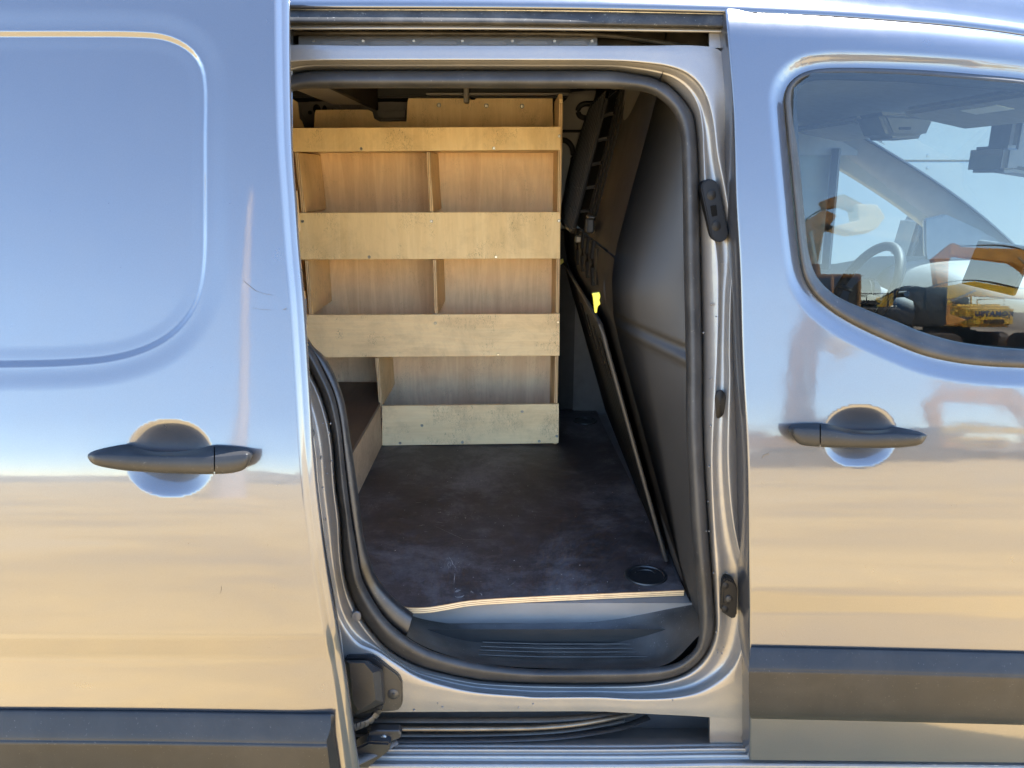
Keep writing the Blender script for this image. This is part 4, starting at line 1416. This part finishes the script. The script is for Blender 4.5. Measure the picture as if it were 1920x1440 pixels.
# roof lining, visors, console
grid_mesh('roof_lining', [[Vector((x, y, 1.735 - 0.05 * sstep(0.9, 1.24, np.array(x)) - 0.05 * abs((y - 2.23) / 0.75) ** 3)) for y in np.linspace(1.585, 2.965, 18)] for x in np.linspace(0.33, 1.26, 14)], 'headliner', van)
def visor(y0, y1, x0, x1, z0, z1):
    v = prism('sun_visor', [(x0, y0, z0), (x1, y0, z1), (x1, y1, z1), (x0, y1, z0)], (0.004, 0, 0.020), 'headliner', van, 0.009, seg=3)
    return v
v1 = visor(1.56, 2.08, 1.02, 1.20, 1.655, 1.618)
visor(2.36, 2.86, 1.02, 1.20, 1.655, 1.618)
prism('visor_label', [(1.05, 1.72, 1.6475), (1.09, 1.72, 1.6393), (1.09, 1.86, 1.6393), (1.05, 1.86, 1.6475)], (0, 0, 0.001), 'sticker_white', v1, 0)
prism('roof_console', [(1.04, 2.16, 1.60), (1.14, 2.16, 1.60), (1.16, 2.16, 1.66), (1.00, 2.16, 1.67)], (0, 0.16, 0), 'cab_grey', van, 0.014, seg=3)
tube('console_buttons', [(1.06, 2.155, 1.625), (1.09, 2.155, 1.625)], 0.004, 'dash_plastic', van, n=6)
# rear view mirror with its bracket
mc = onY(1858, 299, 2.08)
hd = prism('mirror_housing', [Vector((mc.x - 0.012, mc.y - 0.075, mc.z - 0.034)), Vector((mc.x - 0.012, mc.y + 0.085, mc.z - 0.034)), Vector((mc.x - 0.012, mc.y + 0.085, mc.z + 0.034)), Vector((mc.x - 0.012, mc.y - 0.075, mc.z + 0.034))],
           (0.045, 0, 0), 'cab_grey', van, 0.012, seg=3)
prism('mirror_face', [Vector((mc.x - 0.0135, mc.y - 0.066, mc.z - 0.026)), Vector((mc.x - 0.0135, mc.y + 0.076, mc.z - 0.026)), Vector((mc.x - 0.0135, mc.y + 0.076, mc.z + 0.026)), Vector((mc.x - 0.0135, mc.y - 0.066, mc.z + 0.026))],
      (0.002, 0, 0), 'mirror_glass', hd, 0.004)
prism('sensor_cover', [Vector((mc.x + 0.02, mc.y - 0.05, mc.z + 0.11)), Vector((mc.x + 0.02, mc.y - 0.05, mc.z - 0.03)), Vector((mc.x + 0.16, mc.y - 0.05, mc.z - 0.05)), Vector((mc.x + 0.14, mc.y - 0.05, mc.z + 0.06)), Vector((mc.x + 0.05, mc.y - 0.05, mc.z + 0.12))],
      (0, 0.12, 0), 'cab_grey', van, 0.02, seg=3)
# dashboard
dz = [(1.42, 0.80), (1.40, 1.00), (1.44, 1.13), (1.52, 1.175), (1.68, 1.19), (1.85, 1.185), (2.05, 1.175)]
grid_mesh('dashboard', [[Vector((x, y, z + 0.02 * math.exp(-((y - 2.6) / 0.18) ** 2) * (1 if z > 1.1 else 0))) for y in np.linspace(1.40, 2.94, 30)] for x, z in dz], 'dash_plastic', van, sub=4)
box('bonnet', 2.02, 2.9, 1.45, 2.98, 0.45, 1.12, 'paint', van, 0.08, 4)
# steering wheel
wc = Vector((1.235, 2.62, 1.10))
ax1 = Vector((0, 1, 0))
ax2 = Vector((0.42, 0, 0.91)).normalized()
sw = tube('steering_wheel', [wc + (ax1 * math.cos(t) + ax2 * math.sin(t)) * 0.182 for t in np.linspace(0, 2 * math.pi, 44, endpoint=False)], 0.0165, 'wheel_leather', van, n=10, close=True)
nx = ax1.cross(ax2)
for t in (0.0, math.pi, -math.pi / 2):
    d = ax1 * math.cos(t) + ax2 * math.sin(t)
    tube('spoke', [wc + d * 0.05, wc + d * 0.172], 0.014, 'wheel_leather', sw, n=8, scale=(1, 0.6))
prism('airbag_cover', [wc + (ax1 * math.cos(t) * 0.075 + ax2 * math.sin(t) * 0.06) - nx * 0.012 for t in np.linspace(0, 2 * math.pi, 16, endpoint=False)], nx * 0.04, 'wheel_leather', sw, 0.008, seg=2)
tube('steering_column', [wc + Vector((0.02, 0, -0.01)), wc + Vector((0.28, 0, -0.12))], 0.05, 'dash_plastic', van, n=10)
tube('wiper_stalk', [wc + Vector((0.06, -0.04, 0.0)), wc + Vector((0.05, -0.20, 0.03))], 0.010, 'dash_plastic', van, n=8)
# tablet-like screen standing on the dash
c = onY(1868, 520, 2.02)
prism('dash_screen', [Vector((c.x - 0.01, 1.93, 1.20)), Vector((c.x - 0.01, 2.16, 1.20)), Vector((c.x + 0.02, 2.16, 1.325)), Vector((c.x + 0.02, 1.93, 1.325))], (0.012, 0, 0), 'black_plastic', van, 0.003)
# driver's seat
st = prism('driver_seat', [(0.62, 2.38, 0.95), (0.74, 2.38, 0.95), (0.60, 2.38, 1.36), (0.50, 2.38, 1.36)], (0, 0.46, 0), 'seat_fabric', van, 0.04, seg=3)
prism('head_rest', [(0.50, 2.50, 1.40), (0.60, 2.50, 1.40), (0.58, 2.50, 1.56), (0.50, 2.50, 1.56)], (0, 0.23, 0), 'seat_fabric', st, 0.03, seg=3)
box('seat_cushion', 0.62, 1.10, 2.38, 2.84, 0.78, 0.95, 'seat_fabric', st, 0.04, 3)
box('cab_floor', 0.40, 2.0, 1.40, 2.95, 0.36, 0.40, 'dash_plastic', van, 0)
grid_mesh('inner_door_panel', [[Vector((x, float(P(z)) + 0.10, z)) for z in np.linspace(0.4, 1.16, 12)] for x in (0.42, 0.9, 1.6)], 'dash_plastic', van)

# ================================================================== plywood floor liner
liner = thing('floor_liner', 'dark film-faced plywood floor sheet with pale cut front edge in the van', 'floor sheet', (0, 2.2, 0.553))
fe = catmull([(694, 1062), (725, 1108), (748, 1133), (762, 1138), (800, 1138.5), (835, 1133.5), (880, 1126), (1000, 1118.5), (1150, 1112), (1283, 1106.5)], 60)
fp = [onZ(p[0], p[1], FLOOR) for p in fe]
TH = 0.0155
fr_end = fp[-1]
outl = fp + [Vector((0.345, 2.95, FLOOR)), Vector((-1.82, 2.95, FLOOR)), Vector((-1.82, 1.72, FLOOR)), Vector((-0.50, 1.72, FLOOR))]
mk('film_face', outl, [tuple(range(len(outl)))], 'film_floor', liner, False)
grid_mesh('cut_edge', [[p + Vector((0, 0.0005, -0.0002)) for p in fp], [p + Vector((0, 0, -TH * 0.5)) for p in fp], [p + Vector((0, 0.001, -TH)) for p in fp]], 'ply_edge_z', liner, flip=True)
def ringpad(px, py, rx, ry):
    c = onZ(px, py, FLOOR + 0.001)
    ex = onZ(px + rx, py, FLOOR + 0.001)
    ey = onZ(px, py - ry, FLOOR + 0.001)
    a, b = abs(ex.x - c.x), abs(ey.y - c.y)
    rows = []
    for k, h in ((1.0, 0.0), (0.97, 0.003), (0.86, 0.0035), (0.82, 0.0005), (0.3, 0.0005), (0.01, 0.0008)):
        rows.append([c + Vector((a * k * math.cos(t), b * k * math.sin(t), h)) for t in np.linspace(0, 2 * math.pi, 40, endpoint=False)])
    o = grid_mesh('lashing_cover', rows, 'black_plastic', liner, True, angle=40, close=True, flip=True)
    tube('finger_loop', [c + Vector((a * 0.45 * math.cos(t), b * (0.15 + 0.35 * math.sin(t)), 0.002)) for t in np.linspace(0.0, math.pi, 14)], 0.0018, 'black_plastic', o, n=6)
rs = random.Random(12)
def scuff(px, py, L, wdt, ang):
    c = onZ(px, py, FLOOR + 0.0004)
    d = Vector((math.cos(ang), math.sin(ang), 0))
    n_ = Vector((-d.y, d.x, 0))
    k = 6
    up_, dn_ = [], []
    for i in range(k):
        t = i / (k - 1)
        ww = wdt * math.sin(math.pi * (0.08 + 0.84 * t)) * rs.uniform(0.5, 1.0)
        p = c + d * L * (t - 0.5) + n_ * rs.uniform(-1, 1) * wdt * 0.4
        up_.append(p + n_ * ww / 2)
        dn_.append(p - n_ * ww / 2)
    mk('scuff', up_ + dn_[::-1], [tuple(range(2 * k))], 'chalk', liner, False)
for x, y in ((826, 935), (822, 940), (832, 933), (822, 952), (826, 955), (822, 961), (824, 978), (829, 985), (790, 985), (797, 997), (780, 963), (755, 973), (786, 942), (800, 940)):
    scuff(x + rs.uniform(-2, 2), y + rs.uniform(-2, 2), rs.uniform(0.008, 0.022), rs.uniform(0.0015, 0.003), rs.uniform(-0.2, 0.35))
for x, y, L, wd, an in ((845, 1000, 0.14, 0.0012, -0.75), (900, 1012, 0.10, 0.0012, -0.05), (848, 1055, 0.06, 0.004, 1.9), (852, 1085, 0.05, 0.002, 1.6), (858, 1108, 0.016, 0.009, 0.6), (862, 1118, 0.022, 0.010, 0.3),
                        (885, 1110, 0.012, 0.004, -0.8), (902, 1114, 0.014, 0.003, -1.2), (953, 1086, 0.004, 0.004, 0), (975, 1062, 0.004, 0.004, 0), (858, 845, 0.004, 0.006, 0), (1047, 1104, 0.01, 0.004, 0), (960, 1095, 0.03, 0.0012, 0.9)):
    scuff(x, y, L, wd, an)
ringpad(1211, 1079, 40, 18.5)
ringpad(1097, 789, 23, 7)

# ================================================================== storage box behind the door pillar
chest = thing('wheel_arch_box', 'low brown plywood box standing left of the shelving on the van floor', 'box', (-0.9, 2.2, FLOOR))
box('front_panel', -0.480, -0.466, 1.58, 2.53, FLOOR, 0.716, 'brown_board', chest, 0.001)
box('lid', -1.80, -0.4665, 1.58, 2.80, 0.7165, 0.728, 'dark_board', chest, 0.001)

# ================================================================== plywood shelving on the far wall
YS = 2.53
YB = 2.83
shelf = thing('plywood_shelving', 'tall light plywood shelving with five front boards on the far van wall', 'shelving', (-0.2, 2.68, FLOOR))
def zat(py, Y):
    return onY(960, py, Y).z
def xat(px, py, Y):
    return onY(px, py, Y).x
boards = [((520, 240), (1051, 237.5), (1051, 281), (520, 285), 'birch_x'),
          ((520, 399), (1050.5, 397.5), (1050, 485), (520, 487), 'birch_x'),
          ((520, 591), (1049.5, 588.5), (1049, 667), (520, 671), 'birch_low'),
          ((716, 761.5), (1048, 757.5), (1047.5, 831), (716.5, 835.5), 'birch_low')]
for a, b, c_, d, m in boards:
    a2, d2 = (a, d)
    pxplank('front_board', [d2, c_, b, a2], YS - 0.012, 0.0115, m, shelf)
# right end post, uprights and dividers (front edges show their plies)
def upright(name, top, bot, wpx, Y0=YS, Y1=YB - 0.01, face='birch_x'):
    xt = onY(top[0], top[1], Y0)
    xb = onY(bot[0], bot[1], Y0)
    wd = wpx * Y0 / 1400.0
    quad = [xb, xb + Vector((wd, 0, 0)), xt + Vector((wd, 0, 0)), xt]
    o = prism(name, quad, (0, Y1 - Y0, 0), face, shelf, 0.0006)
    q2 = [p + Vector((0, -0.0008, 0)) for p in quad]
    mk('ply_edge', q2, [(0, 1, 2, 3)], 'ply_edge_x', o, False)
    return o
# end upright with its rounded nose
ex0, ex1 = xat(1043.5, 500, YS), xat(1050, 500, YS)
z0, z1 = FLOOR + 0.001, zat(193, YS)
end = prism('end_panel', [Vector((ex0, YS, z0)), Vector((ex0, YB, z0)), Vector((ex0, YB, z1 + 0.03)), Vector((ex0, YS + 0.03, z1 + 0.03)), Vector((ex0, YS + 0.004, z1 + 0.012)), Vector((ex0, YS, z1 - 0.012))],
            (ex1 - ex0, 0, 0), 'birch_x', shelf, 0.001)
mk('ply_edge', [Vector((ex0, YS - 0.0007, z0)), Vector((ex1, YS - 0.0007, z0)), Vector((ex1, YS - 0.0007, z1)), Vector((ex0, YS - 0.0007, z1))], [(0, 1, 2, 3)], 'ply_edge_x', end, False)
upright('divider', (799, 285), (806, 398), 6.5)
upright('divider', (811, 487), (815, 590), 6.5)
upright('divider', (703.5, 671), (711, 762), 6.5)
upright('divider', (552, 286), (566, 399), 7)
upright('divider', (572, 488), (580, 590), 6)
# shelves
for py, pa in ((283, 'birch_x'), (484, 'birch_x'), (668, 'birch_low')):
    zt = zat(py, YS) + 0.014
    box('shelf_board', -1.7, ex0 - 0.001, YS + 0.0005, YB - 0.001, zt - 0.012, zt, pa, shelf, 0.0008)
# backs
def back(name, px0, px1, py0, py1, mat, Y=YB):
    box(name, xat(px0, py0, Y), xat(px1, py0, Y), Y, Y + 0.006, zat(py1, Y), zat(py0, Y), mat, shelf, 0)
back('back_panel', 200, 1046, 240, 480, 'veneer')
back('back_panel', 200, 1046, 480.5, 640, 'veneer')
back('back_panel', 200, 1046, 640.5, 800, 'veneer_pale')
# backing sheet above the top board, cut out round the wall pressings
bk = [(588, 245), (590, 212), (592, 206), (620, 205.5), (690, 205.5), (698, 210), (701, 222), (712, 228), (762, 227.5), (764, 190), (766, 183.5), (772, 182), (880, 182), (884, 187), (890, 187), (894, 182), (1036, 184), (1038, 245)]
prism('backing_sheet', [onY(x, y, YB - 0.012) for x, y in bk], (0, 0.008, 0), 'birch_x', shelf, 0.001)
prism('backing_sheet', [onY(x, y, YB - 0.014) for x, y in ((500, 240), (500, 186), (550, 186), (558, 192), (561, 222), (566, 228), (570, 240))], (0, 0.008, 0), 'birch_x', shelf, 0.001)
scr = [(677, 279), (926, 278), (1049, 255), (809, 415), (1048, 414), (692, 482), (930, 482), (816, 606), (1046.5, 604), (934, 664.5), (750, 831), (867, 829.5), (1011, 827.5),
       (1044, 818), (791, 798), (979, 772), (567, 415)]
mesh_scr = None
def screw(px, py, Y, r):
    global mesh_scr
    c = onY(px, py, Y)
    if mesh_scr is None:
        bm = bmesh.new()
        bmesh.ops.create_cone(bm, cap_ends=True, segments=12, radius1=0.0042, radius2=0.0030, depth=0.0016, matrix=Matrix.Rotation(math.pi / 2, 4, 'X'))
        bmesh.ops.create_cone(bm, cap_ends=True, segments=8, radius1=0.0016, radius2=0.0012, depth=0.0012, matrix=Matrix.Translation((0, -0.0008, 0)) @ Matrix.Rotation(math.pi / 2, 4, 'X'))
        me = bpy.data.meshes.new('screw')
        bm.to_mesh(me)
        bm.free()
        me.materials.append(MATS['zinc'])
        mesh_scr = me
    o = bpy.data.objects.new('screw', mesh_scr)
    o.location = c
    o.scale = (r, 1, r)
    put(o, shelf)
for x, y in scr:
    screw(x, y, YS - 0.0128, 1.25)
for x, y in ((823, 197), (912, 198), (979, 199)):
    screw(x, y, YB - 0.0132, 1.9)

# ================================================================== second shelving, on the near side behind the open door
sh2 = thing('side_shelving', 'brown plywood shelving end panel with stepped boards beside the open sliding door', 'shelving', (-0.9, 1.66, FLOOR))
XE = -0.505
def yx(px, py):
    return onX(px, py, XE)
e_top, e_bot = 1.77, FLOOR + 0.16
prof2 = [(1.44, e_bot)]
rb = [yx(583, 640), yx(583, 612), yx(575.5, 545), yx(566, 432), yx(556.5, 360), yx(548, 240), yx(543, 192)]
yr = 1.80
prism('end_panel', [Vector((XE, 1.46, e_bot)), Vector((XE, yr, e_bot)), Vector((XE, yr, 1.74)), Vector((XE, 1.52, 1.76))], (-0.012, 0, 0), 'brown_board', sh2, 0.001)
for (pa, pb) in (((543, 194), (547, 240)), ((556.5, 358), (566, 432)), ((575.5, 543), (583, 612))):
    za, zb = yx(*pa).z, yx(*pb).z
    o = box('front_board', -1.7, XE + 0.0005, yr + 0.0005, yr + 0.012, zb, za, 'birch_x', sh2, 0.0008)
    mk('ply_edge', [Vector((XE + 0.0012, yr, zb)), Vector((XE + 0.0012, yr + 0.012, zb)), Vector((XE + 0.0012, yr + 0.012, za)), Vector((XE + 0.0012, yr, za))], [(0, 1, 2, 3)], 'ply_edge_y', o, False)
for z in (0.95, 1.22, 1.48):
    box('shelf_board', -1.7, XE - 0.013, 1.50, yr, z, z + 0.012, 'brown_board', sh2, 0.001)

# ================================================================== leaf caught on the weather strip
lf = onS(872, 13.5, 0.012)
lv, lfc = [], []
for k, (a, L) in enumerate(((0.15, 0.011), (2.5, 0.007), (3.6, 0.006), (-0.5, 0.005), (1.6, 0.004))):
    d = Vector((math.cos(a), -0.1, math.sin(a) * 0.6))
    n_ = Vector((-d.z, 0, d.x)).normalized()
    o = len(lv)
    lv += [lf, lf + d * L * 0.5 + n_ * 0.0012 + Vector((0, -0.001, 0)), lf + d * L, lf + d * L * 0.5 - n_ * 0.0012]
    lfc.append((o, o + 1, o + 2, o + 3))
leaf = mk('dry_leaf', lv, lfc, 'leaf_green', None)
leaf['label'] = 'tiny yellow-green leaf stuck on the black strip under the roof edge'
leaf['category'] = 'leaf'

# ================================================================== white container wall beyond the van
ctn = thing('white_container', 'white sheet-metal container wall with a horizontal seam seen through the windscreen', 'container', (6.5, 6.4, 0))
sz = onY(1740, 302, 5.2).z
box('wall_panel', 0.6, 13, 5.2, 5.24, 0.15, sz - 0.006, 'white_sheet', ctn, 0.003)
box('wall_panel', 0.6, 13, 5.2, 5.24, sz + 0.006, 3.0, 'white_sheet', ctn, 0.003)
box('seam_strip', 0.6, 13, 5.215, 5.235, sz - 0.005, sz + 0.005, 'sheet_gap', ctn, 0)
box('container_body', 0.62, 12.98, 5.245, 7.6, 0.15, 2.98, 'white_sheet', ctn, 0.01)
for k in range(14):
    x = 2.35 + 0.42 * k
    for dz_ in (0.035, -0.045):
        c = Vector((x + 0.01 * (dz_ < 0), 5.198, sz + dz_))
        bm = bmesh.new()
        bmesh.ops.create_uvsphere(bm, u_segments=10, v_segments=6, radius=0.011, matrix=Matrix.Translation(c) @ Matrix.Diagonal((1, 0.5, 1, 1)))
        from_bm('rivet', bm, 'white_sheet', ctn, True)

# ================================================================== excavators standing behind the photographer, seen mirrored in the window
def ybox(name, x0, x1, y0, y1, z0, z1, mat, parent, bev=0.05, seg=2):
    return box(name, x0, x1, y0, y1, z0, z1, mat, parent, bev, seg)


def arm(name, pts, half, width, mat, parent):
    """a bent box-section arm in the local XZ plane; pts = (x, z), half = half depth at each point"""
    up, dn = [], []
    for i, p in enumerate(pts):
        a = Vector(pts[max(i - 1, 0)])
        b = Vector(pts[min(i + 1, len(pts) - 1)])
        t = (b - a).normalized()
        n_ = Vector((-t.y, t.x))
        up.append(Vector(p) + n_ * half[i])
        dn.append(Vector(p) - n_ * half[i])
    poly = [(q.x, -width / 2, q.y) for q in up + dn[::-1]]
    return prism(name, poly, (0, width, 0), mat, parent, 0.03, seg=2)


def excavator(name, label, loc, rot, body, boom, boom_pts, stick_pts, bucket_mat, text=None, cab_side=1):
    ex = thing(name, label, 'excavator', (0, 0, 0), 'excavators parked behind the photographer')
    for s in (-1, 1):
        pts = []
        for k in range(9):
            t = math.pi / 2 + math.pi * k / 8
            pts.append((-1.6 + 0.42 * math.cos(t), s * 1.15 - 0.28, 0.44 + 0.42 * math.sin(t)))
        for k in range(9):
            t = -math.pi / 2 + math.pi * k / 8
            pts.append((1.6 + 0.42 * math.cos(t), s * 1.15 - 0.28, 0.44 + 0.42 * math.sin(t)))
        tr = prism('track', pts, (0, 0.56, 0), 'track_steel', ex, 0.02)
        for k in range(5):
            bm = bmesh.new()
            bmesh.ops.create_cone(bm, cap_ends=True, segments=14, radius1=0.16, radius2=0.16, depth=0.60, matrix=Matrix.Translation((-1.3 + 0.65 * k, s * 1.15, 0.28)) @ Matrix.Rotation(math.pi / 2, 4, 'X'))
            from_bm('track_roller', bm, 'machine_black', tr, True)
    ybox('undercarriage', -0.8, 0.8, -0.9, 0.9, 0.45, 0.95, 'machine_black', ex)
    ybox('turntable', -0.7, 0.7, -0.7, 0.7, 0.95, 1.12, 'machine_black', ex)
    h = ybox('engine_housing', -2.1, 1.2, -1.3, 1.3, 1.12, 1.95, body, ex, 0.10, 3)
    ybox('engine_hood', -2.0, -0.6, -1.1, 1.1, 1.95, 2.25, body, h, 0.12, 3)
    cw = prism('counterweight', [(-2.15, -1.33, 1.08), (-2.6, -1.0, 1.08), (-2.72, -0.5, 1.08), (-2.72, 0.5, 1.08), (-2.6, 1.0, 1.08), (-2.15, 1.33, 1.08)], (0, 0, 1.05), body, ex, 0.14, seg=3)
    gb = ybox('vent_panel', -2.735, -2.70, -0.55, 0.55, 1.22, 1.46, body, cw, 0.02)
    for k in range(4):
        ybox('vent_slot', -2.745, -2.73, -0.48, 0.48, 1.25 + 0.05 * k, 1.28 + 0.05 * k, 'machine_black', gb, 0.0, 1)
    if text:
        cu = bpy.data.curves.new('maker_lettering', 'FONT')
        cu.body = text
        cu.size = 0.34
        cu.align_x = 'CENTER'
        cu.extrude = 0.01
        cu.offset = 0.012
        cu.space_character = 1.15
        tmp = bpy.data.objects.new('tmp_text', cu)
        COL.objects.link(tmp)
        dg = bpy.context.evaluated_depsgraph_get()
        me = bpy.data.meshes.new_from_object(tmp.evaluated_get(dg))
        bpy.data.objects.remove(tmp)
        me.transform(Matrix.Translation((-2.735, 0, 1.62)) @ Matrix(((0, 0, -1, 0), (-1, 0, 0, 0), (0, 1, 0, 0), (0, 0, 0, 1))))
        me.materials.clear()
        me.materials.append(MATS['letter_blue'])
        o = bpy.data.objects.new('maker_lettering', me)
        put(o, cw)
    cy = 0.78 * cab_side
    cb = ybox('cab', 0.1, 1.5, cy - 0.5, cy + 0.5, 1.12, 1.75, body, ex, 0.06)
    ybox('cab_glass', 0.16, 1.46, cy - 0.47, cy + 0.47, 1.75, 2.70, 'machine_black', cb, 0.05)
    ybox('cab_roof', 0.08, 1.52, cy - 0.52, cy + 0.52, 2.70, 2.82, body, cb, 0.05)
    for x in (0.12, 0.80, 1.44):
        for yy in (cy - 0.48, cy + 0.48):
            tube('cab_post', [(x, yy, 1.7), (x, yy, 2.75)], 0.045, body, cb, n=6)
    bo = arm('boom', boom_pts[0], boom_pts[1], 0.42, boom, ex)
    sk = arm('stick', stick_pts[0], stick_pts[1], 0.34, boom, ex)
    p0, p1 = boom_pts[0][0], boom_pts[0][len(boom_pts[0]) // 2]
    for s in (-1, 1):
        a = Vector((p0[0] + 0.25, s * 0.33, p0[1] - 0.25))
        b = Vector((p1[0], s * 0.33, p1[1] - 0.1))
        tube('boom_cylinder', [a, a.lerp(b, 0.6)], 0.09, boom, bo, n=10)
        tube('cylinder_rod', [a.lerp(b, 0.58), b], 0.05, 'zinc', bo, n=10)
    for s in (-0.12, -0.04, 0.04, 0.12):
        pts = [(q[0] - 0.05, s, q[1] + boom_pts[1][i] + 0.07) for i, q in enumerate(boom_pts[0])]
        tube('hydraulic_hose', catmull(pts, 24), 0.022, 'machine_black', bo, n=6)
    e = Vector((stick_pts[0][-1][0], 0, stick_pts[0][-1][1]))
    bk_ = [(e.x - 0.15, -0.55, e.z + 0.1), (e.x + 0.35, -0.55, e.z + 0.05), (e.x + 0.55, -0.55, e.z - 0.45), (e.x + 0.30, -0.55, e.z - 0.95), (e.x - 0.25, -0.55, e.z - 1.05), (e.x - 0.75, -0.55, e.z - 0.80), (e.x - 0.1, -0.55, e.z - 0.55)]
    bu = prism('bucket', bk_, (0, 1.10, 0), bucket_mat, ex, 0.03)
    for k in range(5):
        y = -0.46 + 0.23 * k
        prism('bucket_tooth', [(e.x - 0.72, y - 0.05, e.z - 0.84), (e.x - 0.72, y + 0.05, e.z - 0.84), (e.x - 0.98, y + 0.02, e.z - 0.70), (e.x - 0.98, y - 0.02, e.z - 0.70)], (0.02, 0, 0.07), 'machine_black', bu, 0.01)
    for yy in (-1.15, 1.15):
        tube('hand_rail', [(-1.9, yy, 1.95), (-1.9, yy, 2.55), (-0.4, yy, 2.55), (-0.4, yy, 1.95)], 0.03, body, h, n=6)
    ex.location = loc
    ex.rotation_euler = (0, 0, rot)
    return ex


def mirrored(px, py, dist):
    """point reached by the sight line reflected in the front door glass after dist metres towards the yard"""
    d = ray(px, py)
    z = CZ
    Y = 1.34
    for _ in range(10):
        t = Y / d.y
        z = CZ + d.z * t
        Y = float(glass_y(0, np.array(z)))
    p = Vector((d.x * Y / d.y, Y, z))
    a = math.radians(float(np.interp(z, [q[0] for q in GA], [q[1] for q in GA])))
    n_ = Vector((0, -math.cos(a), math.sin(a)))
    d = d.normalized()
    r = d - 2 * d.dot(n_) * n_
    return p + r * (dist / -r.y)


B1 = ([(0.5, 1.7), (1.2, 3.2), (2.6, 4.6), (5.0, 4.9)], [0.25, 0.36, 0.42, 0.24])
S1 = ([(4.7, 5.3), (5.3, 4.4), (5.2, 2.2)], [0.16, 0.30, 0.16])
q = mirrored(1826, 608, 30)
ea = excavator('yellow_excavator', 'yellow excavator with dark lettering on its counterweight turned to the van', (q.x, q.y - 2.0, 0), math.radians(-90 - 8), 'machine_yellow', 'machine_yellow',
               ([(0.5, 1.7), (1.2, 2.6), (2.6, 3.0), (5.0, 2.4)], [0.25, 0.36, 0.42, 0.24]), ([(4.7, 2.8), (5.3, 2.2), (5.2, 1.3)], [0.16, 0.30, 0.16]), 'machine_black', 'KOMATSU')
q = mirrored(1905, 600, 27)
eb = excavator('orange_excavator', 'orange excavator with its boom raised high and bent over', (q.x + 2.6, q.y, 0), math.radians(180 + 6), 'machine_orange', 'machine_orange', B1, S1, 'machine_orange')
q = mirrored(1690, 600, 26)  # body coloured black to stand for machinery in shadow
ec = excavator('shaded_excavator', 'excavator coloured dark for its shade, with a low yellow boom reaching out flat over its tracks', (q.x - 0.5, q.y, 0), math.radians(8), 'machine_black', 'machine_yellow',
               ([(0.5, 1.7), (1.4, 2.5), (2.8, 2.8), (4.6, 2.5)], [0.22, 0.3, 0.34, 0.2]), ([(4.4, 2.7), (5.0, 2.3), (5.6, 1.5)], [0.14, 0.26, 0.14]), 'machine_black')
q = mirrored(1600, 415, 19)
ed = excavator('brown_excavator', 'brown excavator with a cream bucket lifted above its cab', (q.x - 1.7, q.y, 0), math.radians(12), 'machine_brown', 'machine_brown',
               ([(0.5, 1.6), (0.25, 2.8), (0.45, q.z - 0.4), (1.0, q.z + 0.3)], [0.25, 0.34, 0.36, 0.22]), ([(0.8, q.z + 0.6), (1.3, q.z + 0.80), (1.7, q.z + 0.45)], [0.16, 0.26, 0.2]), 'machine_cream')

# made-up pale pole out of view, added to mirror as the streak in the sliding door
PX, PY = -5.35, -12.0
pole = thing('streak_pole', 'tall pale leaning pole added to mirror as a streak in the sliding door', 'pole', (PX, PY, 0))
pp_ = [(PX + 0.05 * z + 0.008 * z ** 2, PY, z) for z in np.linspace(0, 8.4, 16)]
tube('shaft', pp_, [0.44 - 0.022 * k for k in range(16)], 'streak_pole_pale', pole, n=14)
tube('cap', [pp_[-1], (pp_[-1][0], PY, 8.5), (pp_[-1][0], PY, 8.55)], [0.10, 0.10, 0.03], 'streak_pole_pale', pole, n=12)

for o in bpy.data.objects:
    if '_base' in o:
        del o['_base']
